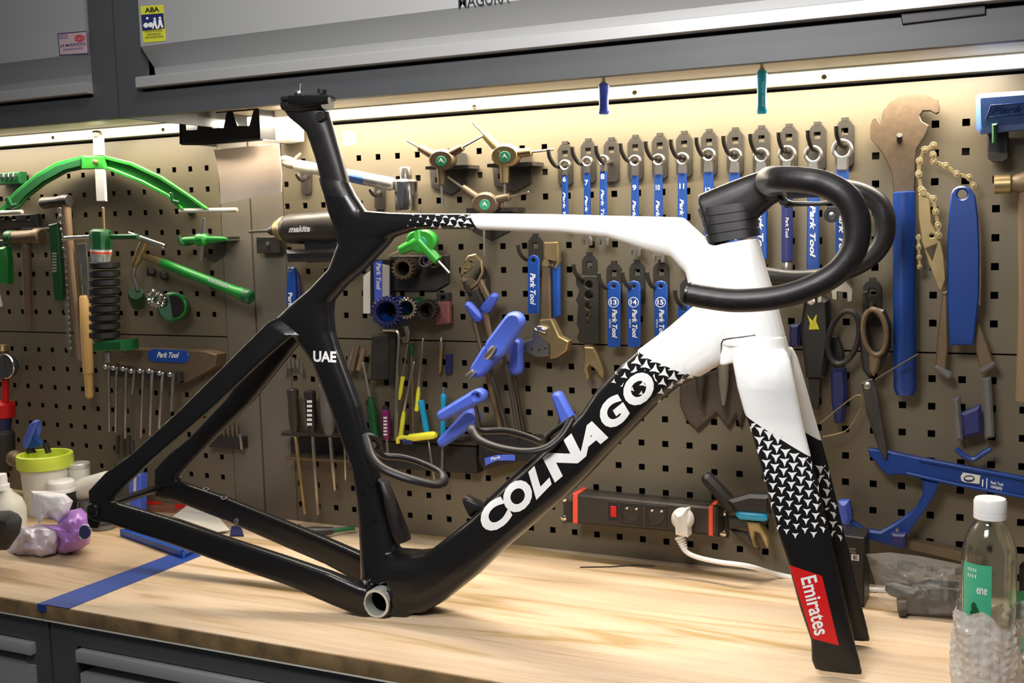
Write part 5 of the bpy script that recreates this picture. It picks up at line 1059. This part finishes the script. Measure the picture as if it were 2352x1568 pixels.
solo('steel_pick', 'thin steel pick leaning across the lower blue spanner handle', 'pick', M['iron'], rod((2010, 872, .06), (2110, 812, .06), 3, 2, 6))
solo('black_strap', 'black strap hanging beside the lower part of the knife pouch', 'strap', M['black'], slab([(1900, 775), (1924, 770), (1936, 800), (1940, 850), (1930, 858), (1912, 840)], .004, .01, .002))
# hanger gauge
t = T('alignment_gauge', 'long blue gauge bar with a curved blue arm, hung slanting above the plastic bag', 'gauge', P(2160, 1090, .03))
part('bar', t, M['blueshaded'], slab([(1993, 1030), (2040, 1036), (2112, 1052), (2400, 1106), (2400, 1155), (2198, 1117), (2081, 1091), (2060, 1090), (2042, 1093), (2024, 1080), (2012, 1062), (1996, 1046)], .02, .034, .002)); part('edge', t, M['blueshaded'], slab([(2112, 1052), (2400, 1106), (2400, 1114), (2112, 1060)], .034, .038, .001), slab([(2081, 1084), (2198, 1110), (2400, 1148), (2400, 1155), (2198, 1117), (2081, 1091)], .034, .038, .001), label='lighter raised edges of the bar')
arm = [(2110, 1098), (2160, 1106), (2147, 1138), (2129, 1168), (2099, 1208), (2078, 1242), (2060, 1254), (2038, 1253), (1995, 1240), (1960, 1226), (1926, 1204), (1922, 1190), (1940, 1186), (1960, 1199), (1986, 1216), (2021, 1221), (2058, 1200), (2080, 1184), (2102, 1168), (2118, 1138), (2120, 1112)]
part('curved_arm', t, M['blueshaded'], slab(arm, .02, .034, .003)); part('knob', t, M['bluegrip'], slab([(1924, 1153), (1948, 1152), (1956, 1190), (1950, 1206), (1930, 1206)], .016, .04, .005)); part('screw_end', t, M['navy'], slab([(2046, 1226), (2080, 1228), (2078, 1262), (2050, 1260)], .02, .05, .003))
q = P(2061, 1216, .051); part('bolt', t, M['chrome'], lathe(q, q + Vector((0, -.003, 0)), [(0, .003), (1, .002)], 10))
s = part('label_plate', t, M['cloud'], slab([(2206, 1094), (2212, 1085), (2252, 1092), (2250, 1112), (2216, 1108), (2208, 1104)], .034, .0365, .0008), label='pale oval label'); part('emblem', s, M['navy'], slab(circ(2226, 1099, 13, 18, 8), .0365, .0368, .0001, [circ(2226, 1098, 10, 18, 4)])); part('lettering', s, M['print'], text('i', (2255, 1116), (2258, 1117), (1, -16), on(.0345), .03), text('|', (2265, 1118), (2267, 1118), (1, -20), on(.0345), .0), text('Park Tool', (2276, 1111), (2304, 1116), (0, -7), on(.0345), .01), text('company', (2276, 1120), (2302, 1125), (0, -6), on(.0345), .01))

# ================================================================== THINGS ON THE WORKTOP
def up(px, py, dz=0.0): g = G(px, py, ZT + dz); return g, dep(g) / FPX
def stand(base, prof, seg=28):             # prof: (height px, radius px) above a base pixel on the worktop
    g, s = up(*base); h = prof[-1][0] * s
    return lathe(g + Vector((0, 0, .0003)), g + Vector((0, 0, h)), [(a / prof[-1][0], r * s) for a, r in prof], seg)
def gup(base, x, y, dy=0.0):               # point above a base pixel, in the upright plane through it
    Y = up(*base)[0].y + dy; return P(x, y, -Y)
def upr(base): return lambda x, y: gup(base, x, y)
# bucket with lime rim
bb = (112, 1176); t = T('bucket', 'translucent plastic bucket with a lime green rim at the back of the worktop', 'bucket', up(*bb)[0])
g, s = up(*bb)
def shell(g, s, prof, seg=32): return lathe(g, g + Vector((0, 0, max(p[0] for p in prof) * s)), [(a / max(p[0] for p in prof), r * s) for a, r in prof], seg)
v, f = shell(g + Vector((0, 0, .0003)), s, [(0, 48), (60, 52), (120, 56), (121, 54), (60, 50), (4, 46)])
part('body', t, M['cloud'], (v, f))
part('rim', t, M['lime'], shell(g, s, [(106, 56), (107, 61), (116, 62), (126, 62), (136, 61), (138, 58), (137, 54), (110, 53)]), label='lime green rim')
part('bail', t, M['bluegrip'], slab([(50, 1062), (58, 1064), (62, 1130), (54, 1130)], -up(*bb)[0].y + .01, -up(*bb)[0].y + .014, .001), label='blue strap')
t = T('blue_pliers', 'blue handled pliers standing in the lime rimmed bucket', 'pliers', gup(bb, 80, 1010))
d = -up(*bb)[0].y
part('grip', t, M['bluegrip'], slab([(50, 1012), (66, 974), (78, 965), (84, 968), (74, 994), (66, 1020), (58, 1034), (50, 1026)], d - .006, d + .006, .003)); part('grip', t, M['bluegrip'], slab([(80, 968), (88, 970), (89, 992), (84, 1004), (80, 990)], d - .012, d - .002, .003)); part('guard', t, M['blue'], slab([(62, 1024), (78, 1000), (94, 1020), (90, 1026), (66, 1032)], d - .005, d + .005, .002)); part('jaw', t, M['black'], slab([(96, 1018), (104, 1018), (112, 1040), (104, 1042)], d - .004, d + .004, .001), slab([(58, 1030), (70, 1030), (78, 1040), (60, 1042)], d - .004, d + .004, .001))
# jars and bottles behind the frame
t = T('metal_canister', 'small silvery canister beside the lime rimmed bucket', 'canister', up(188, 1172)[0]); part('body', t, M['cloud'], stand((188, 1172), [(0, 22), (1, 24), (100, 24), (102, 22)])); part('lid', t, M['alu'], stand((188, 1172), [(101, 21), (102, 25), (110, 25), (112, 23), (112.5, 1)]))
t = T('white_jar', 'black jar with a ridged white lid in front of the bucket', 'jar', up(145, 1186)[0]); part('body', t, M['black'], stand((145, 1186), [(0, 27), (4, 30), (58, 31), (62, 26)])); part('lid', t, M['white'], stand((145, 1186), [(58, 27), (59, 31), (66, 31), (67, 29), (74, 31), (82, 30), (86, 26), (87, 2)]))
t = T('white_roll', 'white roll of paper behind the end of the frame stays', 'roll', up(220, 1180)[0]); part('roll', t, M['paperwhite'], turned((182, 1125, -up(220, 1180)[0].y), (252, 1105, -up(220, 1180)[0].y), [(0, 20), (.05, 25), (.95, 25), (1, 20)], 20)); part('stand', t, M['greyplast'], stand((216, 1178), [(0, 34), (30, 32), (34, 20)]))
t = T('spray_bottle', 'white trigger bottle at the picture edge behind the purple wipes packet', 'bottle', up(22, 1226)[0]); part('body', t, M['cloud'], stand((22, 1226), [(0, 33), (4, 39), (60, 40), (82, 32), (98, 14), (104, 12)])); part('cap', t, M['white'], stand((10, 1226), [(102, 15), (104, 19), (116, 19), (117, 15), (130, 15), (140, 14), (141, 2)]))
t = T('black_pouch', 'rounded black pouch at the picture edge in front of the white bottle', 'pouch', up(2, 1272)[0]); part('body', t, M['rubber'], slab([(-60, 1180), (2, 1178), (20, 1186), (28, 1204), (24, 1230), (-2, 1268), (-60, 1268)], -up(2, 1274)[0].y + .03, -up(2, 1274)[0].y + .06, .012), ang=70)
t = T('flat_tin', 'small dark round tin under the rear end of the frame', 'tin', up(238, 1213)[0]); part('body', t, M['greyplast'], stand((238, 1213), [(0, 25), (2, 27), (18, 27), (20, 25), (20.5, 1)])); part('lid', t, M['lever'], stand((238, 1213), [(12, 26), (12.5, 28), (19, 28), (21, 26), (21.5, 2)]))
solo('orange_scrap', 'tiny yellow brown scrap beside the blue tray', 'scrap', M['handlewood'], box(G(266, 1212) + Vector((0, 0, .0002)), G(292, 1210) + Vector((0, .012, .004))))
# crumpled wipes packet
def pillow(cx, cy, rx, ry, h, seed, n=18, m=12, pts=None):
    """soft crumpled bag lying on the worktop, outline in base pixels"""
    rnd = random.Random(seed); g, s = up(cx, cy); v = []; f = []
    for i in range(m + 1):
        a = i / m
        for k in range(n):
            b = 2 * pi * k / n; rr = sin(pi * min(max(a, .001), .999)) ** .55; z = (1 - cos(pi * a)) / 2
            j = 1 + (rnd.random() - .5) * .16
            v.append(g + Vector((cos(b) * rx * s * rr * j, sin(b) * ry * s * rr * j, max(.0004, h * s * z * (1 + (rnd.random() - .5) * .14)))))
    for i in range(m):
        for k in range(n): f.append((i * n + k, i * n + (k + 1) % n, (i + 1) * n + (k + 1) % n, (i + 1) * n + k))
    return v, f + [tuple(reversed(range(n))), tuple(range(m * n, (m + 1) * n))]
t = T('wipes_packet', 'purple and clear crumpled packet of wipes on the worktop', 'packet', up(110, 1275)[0])
d0 = -up(110, 1262)[0].y
def puff(pts, d, th, amp, seed):           # cushion between two crinkled skins, outline in pixels on the upright plane d
    rnd = random.Random(seed); c = (sum(p[0] for p in pts) / len(pts), sum(p[1] for p in pts) / len(pts)); v = []; f = []; n = len(pts); R = 12
    for side in (1, -1):
        for r in range(R + 1):
            q = r / R
            for p in pts:
                x_, y_ = c[0] + (p[0] - c[0]) * q, c[1] + (p[1] - c[1]) * q
                cr = abs(noise.noise(Vector((x_ / 34 + seed, y_ / 30, side * 3)))) * 1.3 + abs(noise.noise(Vector((x_ / 13, y_ / 15 + seed, side * 5)))) * .6
                v.append(P(x_, y_, d + side * max(th * sqrt(max(0, 1 - q ** 2.2)) - (amp * cr if r < R else 0), 0)))
    def idx(s, r, k): return s * (R + 1) * n + r * n + k % n
    for s in (0, 1):
        for r in range(R):
            for k in range(n):
                q = (idx(s, r, k), idx(s, r + 1, k), idx(s, r + 1, k + 1), idx(s, r, k + 1)); f.append(q if s == 0 else q[::-1])
    v = [Vector((a.x, a.y, max(a.z, ZT + .0006))) for a in v]
    return v, f
def dense(pts, k=4):
    o = []
    for i, p in enumerate(pts):
        q = pts[(i + 1) % len(pts)]; o += [(p[0] + (q[0] - p[0]) * j / k, p[1] + (q[1] - p[1]) * j / k) for j in range(k)]
    return o
part('clear_end', t, M['purplefilm'], puff(dense([(6, 1282), (24, 1240), (48, 1208), (96, 1206), (138, 1212), (136, 1250), (128, 1270), (96, 1286), (44, 1283)], 4), d0 + .02, .035, .012, 3), ang=45, label='clear crinkled end')
part('printed_end', t, M['purple'], puff(dense([(78, 1204), (130, 1204), (160, 1172), (186, 1166), (204, 1184), (210, 1222), (206, 1248), (184, 1262), (150, 1276), (130, 1276), (124, 1240)], 4), d0, .045, .010, 8), ang=45, label='printed purple end')
part('emblem', t, M['navy'], slab(circ(193, 1222, 13, 18, 16), d0 + .036, d0 + .040, .001), label='dark blue round emblem'); part('emblem_ring', t, M['print'], slab(circ(193, 1222, 15, 18, 18), d0 + .035, d0 + .038, .001, [circ(193, 1222, 13, 18, 16)]))
part('tissue', t, M['tissue'], puff(dense([(71, 1127), (110, 1127), (150, 1134), (168, 1150), (158, 1176), (136, 1202), (112, 1186), (98, 1184), (90, 1204), (82, 1186), (73, 1180)], 3), d0 + .01, .014, .006, 5), ang=45, label='white tissue sticking out of the top')
# magazine, paper, box seen through the stays
solo('magazine', 'red and green printed magazine lying behind the chainstays', 'magazine', M['magazine'], prism([G(300, 1172, ZT + .0003), G(440, 1180, ZT + .0003), G(428, 1140, ZT + .0003), G(330, 1128, ZT + .0003)], 0, Vector((0, 0, .005))))
t = T('printed_card', 'bright red and green card strips on top of the magazine', 'card', G(345, 1150)); part('strip', t, M['red'], prism([G(318, 1158, ZT + .0058), G(370, 1158, ZT + .0058), G(370, 1148, ZT + .0058), G(320, 1148, ZT + .0058)], 0, Vector((0, 0, .001)))); part('strip', t, M['greendark'], prism([G(318, 1147, ZT + .0058), G(372, 1147, ZT + .0058), G(374, 1139, ZT + .0058), G(322, 1139, ZT + .0058)], 0, Vector((0, 0, .001)))); part('strip', t, M['red'], prism([G(402, 1168, ZT + .0058), G(436, 1166, ZT + .0058), G(434, 1156, ZT + .0058), G(404, 1158, ZT + .0058)], 0, Vector((0, 0, .001))))
ps = [G(398, 1186, ZT + .0066), G(436, 1157, ZT + .010), G(482, 1166, ZT + .014), G(528, 1218, ZT + .006), G(500, 1222, ZT + .003)]
solo('paper_sheet', 'folded white paper lying between the two chainstays', 'paper', M['paperwhite'], prism(ps, 0, Vector((0, 0, .0012))))
solo('blue_cloth', 'blue cloth corner next to the white folded paper', 'cloth', M['navy'], prism([G(528, 1232, ZT + .0003), G(560, 1232, ZT + .0003), G(552, 1208, ZT + .0003), G(532, 1212, ZT + .0003)], 0, Vector((0, 0, .003))))
t = T('glue_tube', 'upright blue box with a white stripe seen between the stays', 'box', up(308, 1180)[0]); part('carton', t, M['bluegrip'], slab([(294, 1090), (323, 1090), (320, 1178), (296, 1180)], -up(308, 1180)[0].y - .01, -up(308, 1180)[0].y + .01, .002)); part('stripe', t, M['paperwhite'], slab([(307, 1092), (313, 1092), (312, 1128), (306, 1128)], -up(308, 1180)[0].y + .01, -up(308, 1180)[0].y + .0106, .0002))
# blue tray and tape
b0 = [G(276, 1232), G(420, 1284), G(462, 1262), G(330, 1220)]
t = T('blue_tray', 'shallow blue plastic tray lying under the chainstay', 'tray', G(350, 1250)); lo = [q + Vector((0, 0, .0008)) for q in b0]
part('base', t, M['blue'], prism(lo, 0, Vector((0, 0, .004))))
for i in range(4):
    a, b = lo[i], lo[(i + 1) % 4]; n_ = (b - a).normalized(); inn = Vector((-n_.y, n_.x, 0)) * .004
    if (sum(lo, Vector()) / 4 - a).dot(inn) < 0: inn = -inn
    part('rim', t, M['blue'], prism([a, b, b + inn, a + inn], 0, Vector((0, 0, .012))))
tp = [(94, 1371), (156, 1384), (462, 1276), (434, 1258)]
q = [G(x, y, ZT + .0004) for x, y in tp]
fr0, fr1 = q[0].copy(), q[1].copy(); fr0.x = P(88, 1374, .5086).x; fr1.x = P(158, 1388, .5086).x; fr0.y = fr1.y = -.5086
t = T('masking_tape', 'wide blue tape stuck over the joint between the two worktops', 'tape', G(280, 1320)); part('strip', t, M['tape'], prism([fr0, fr1, q[2], q[3]], 0, Vector((0, 0, .0004)))); part('folded_end', t, M['tape'], box((SEAM - .006, -.5104, ZT - .010), (SEAM + .010, -.5086, ZT + .0006)), label='flap folded over the front edge')
# heat gun like tool behind the seat tube
t = T('hex_driver', 'black handled ratchet with a green steel shaft lying at the back of the worktop', 'screwdriver', G(720, 1222))
a = G(690, 1226, ZT + .011); b = G(765, 1218, ZT + .011); c_ = G(815, 1212, ZT + .011)
part('handle', t, M['black'], lathe(a, b, [(0, .006), (.1, .010), (.4, .0107), (.7, .008), (1, .006)], 16)); part('shaft', t, M['greendark'], lathe(b, c_, [(0, .0042), (1, .0035)], 10)); part('pommel', t, M['rubber'], lathe(a + Vector((0, 0, .002)), a + Vector((-.004, 0, .016)), [(0, .006), (.5, .006), (1, .003)], 12))
solo('steel_wire', 'thin dark piece of wire lying on the worktop below the power strip', 'wire', M['iron'], tube([G(x, y, ZT + .0012) for x, y in ((1332, 1302), (1400, 1301), (1460, 1297), (1504, 1299))], .0009, 6))
# black carton behind the fork
bx = (1962, 1392); t = T('black_carton', 'black carton with small white print standing behind the fork leg', 'box', up(*bx)[0]); d = -up(*bx)[0].y
part('carton', t, M['black'], slab([(1930, 1228), (1985, 1235), (1985, 1393), (1930, 1386)], d - .05, d, .0015)); part('lettering', t, M['printgrey'], text('FAST', (1951, 1262), (1966, 1264), (0, -5), on(d + .0004), .01), text('TOOL', (1951, 1269), (1966, 1271), (0, -5), on(d + .0004), .01)); part('logo', t, M['print'], slab([(1955, 1272), (1973, 1274), (1973, 1288), (1955, 1286)], d + .0002, d + .0006, .0001)); part('lettering', t, M['black'], text('E', (1960, 1284), (1970, 1285), (0, -9), on(d + .0008), .02))
# wooden batten behind the bag
t = solo('wood_batten', 'olive wooden batten lying against the pegboard behind the plastic bag', 'batten', M['bronze'], prism([P(2085, 1250, .003), P(2240, 1287, .003), P(2260, 1268, .003), P(2090, 1232, .003)], 0, Vector((0, -.02, 0))))
# plastic bag with part
lb = (2090, 1412); d = -up(*lb)[0].y
t = T('shift_lever', 'dark metal lever part lying inside the clear plastic bag', 'lever', up(*lb)[0]); part('body', t, M['black'], slab([(2058, 1372), (2090, 1350), (2130, 1342), (2200, 1348), (2206, 1416), (2080, 1416), (2060, 1410)], d - .02, d + .008, .006), ang=60); part('shaft', t, M['hook'], rod((2110, 1346, d + .004), (2206, 1356, d + .004), 5)); part('tube', t, M['black'], turned((2035, 1345, d), (2100, 1366, d), [(0, 10), (.2, 18), (1, 20)], 16)); part('lug', t, M['iron'], slab([(2062, 1380), (2082, 1380), (2082, 1417), (2064, 1417)], d + .006, d + .018, .002))
solo('plastic_bag', 'clear crinkled plastic bag with a dark part inside, beside the bottle', 'bag', M['film'], puff(dense([(1989, 1272), (2044, 1268), (2110, 1276), (2210, 1296), (2216, 1360), (2212, 1414), (2140, 1416), (2068, 1414), (2020, 1380), (2008, 1330)], 4), d, .045, .02, 11), ang=30)
# water bottle in bubble wrap
wb = (2266, 1610); t = T('water_bottle', 'clear plastic water bottle with white cap and green label', 'bottle', up(*wb)[0]); g, s = up(*wb)
oz = [(0, 46), (6, 54), (150, 55), (220, 58), (330, 59), (360, 57), (385, 51), (405, 42), (418, 34), (424, 29), (437, 29)]
part('body', t, M['glass'], shell(g + Vector((0, 0, .0003)), s, oz + [(437, 26), (424, 26), (417, 31), (404, 40), (384, 49), (359, 55), (329, 57), (219, 56), (149, 53), (10, 52), (5, 44)], 36), ang=60)
part('cap', t, M['white'], shell(g, s, [(430, 31), (431, 35), (444, 35), (445, 34), (446, 35), (470, 35), (476, 32), (477, 2)], 36))
lv = []; lf = []
fx = (CAM - g); base_a = math.atan2(fx.y, fx.x)
for i in range(9):
    for k in range(13):
        a = base_a - 1.05 + 1.15 * k / 12; z = (200 + 136 * i / 8) * s; r = (58.6 if i > 0 else 58.2) * s + .0006
        lv.append(g + Vector((cos(a) * r, sin(a) * r, z)))
lf = [(i * 13 + k, i * 13 + k + 1, (i + 1) * 13 + k + 1, (i + 1) * 13 + k) for i in range(8) for k in range(12)]
lab = part('label', t, M['mint'], (lv, lf), ang=80, label='green label')
def cyl(a0, a1, z0, z1, r): return lambda x, y: g + Vector((cos(base_a + a0 + (a1 - a0) * x) * r, sin(base_a + a0 + (a1 - a0) * x) * r, (z0 + (z1 - z0) * y) * s))
r = 58.9 * s + .0009
part('lettering', lab, M['print'], text('ene', (0, 0), (1, 0), (0, 1), cyl(-.42, -.05, 270, 284, r), .01), text('IIIII', (0, 0), (1, 0), (0, 1), cyl(-.80, -.45, 318, 326, r), .0), text('IIII', (0, 0), (1, 0), (0, 1), cyl(-.80, -.45, 304, 312, r), .0))
part('leaf_mark', lab, M['greendark'], *[(lambda c: ([cyl(-.72, -.2, 205, 250, r)(c[0] + .22 * cos(2 * pi * k / 8), c[1] + .28 * sin(2 * pi * k / 8)) for k in range(8)], [tuple(range(8))]))(c) for c in ((.3, .3), (.55, .5), (.7, .25), (.4, .7))])
# bubble wrap round the bottle foot
wv = []; wf = []; N, Mz = 96, 40; rnd = random.Random(2)
for i in range(Mz + 1):
    for k in range(N):
        a = 2 * pi * k / N; z = (2 + (218 + 14 * sin(a * 3 + 1) + 8 * sin(a * 7)) * i / Mz) * s
        R_ = (72 + 10 * cos(a - base_a) + 5 * sin(a * 5 + i * .2) + (2.6 if (k + (i // 2) % 2 * 2) % 4 < 2 and i % 4 < 2 else 0) + rnd.random() * 2.4) * s
        wv.append(g + Vector((cos(a) * R_, sin(a) * R_, z)))
for i in range(Mz):
    for k in range(N): wf.append((i * N + k, i * N + (k + 1) % N, (i + 1) * N + (k + 1) % N, (i + 1) * N + k))
solo('bubble_wrap', 'grey crumpled bubble wrap around the foot of the water bottle', 'bubble wrap', M['bubble'], (wv, wf), ang=20)
# things at the picture edge
eb = (2372, 1500); t = T('teal_box', 'mint and dark teal carton cut by the picture edge beside the bubble wrap', 'box', up(*eb)[0]); d = -up(*eb)[0].y
part('carton', t, M['mint'], slab([(2338, 1440), (2420, 1440), (2420, 1500), (2338, 1500)], d - .04, d, .002)); part('lid', t, M['greendark'], slab([(2330, 1384), (2420, 1382), (2420, 1440), (2332, 1440)], d - .05, d - .002, .002))
eb = (2366, 1384); t = T('black_tool_case', 'shiny black case at the picture edge behind the water bottle', 'case', up(*eb)[0]); d = -up(*eb)[0].y
part('body', t, M['carbon'], slab([(2336, 1300), (2346, 1288), (2420, 1284), (2420, 1384), (2336, 1384)], d - .05, d, .008))
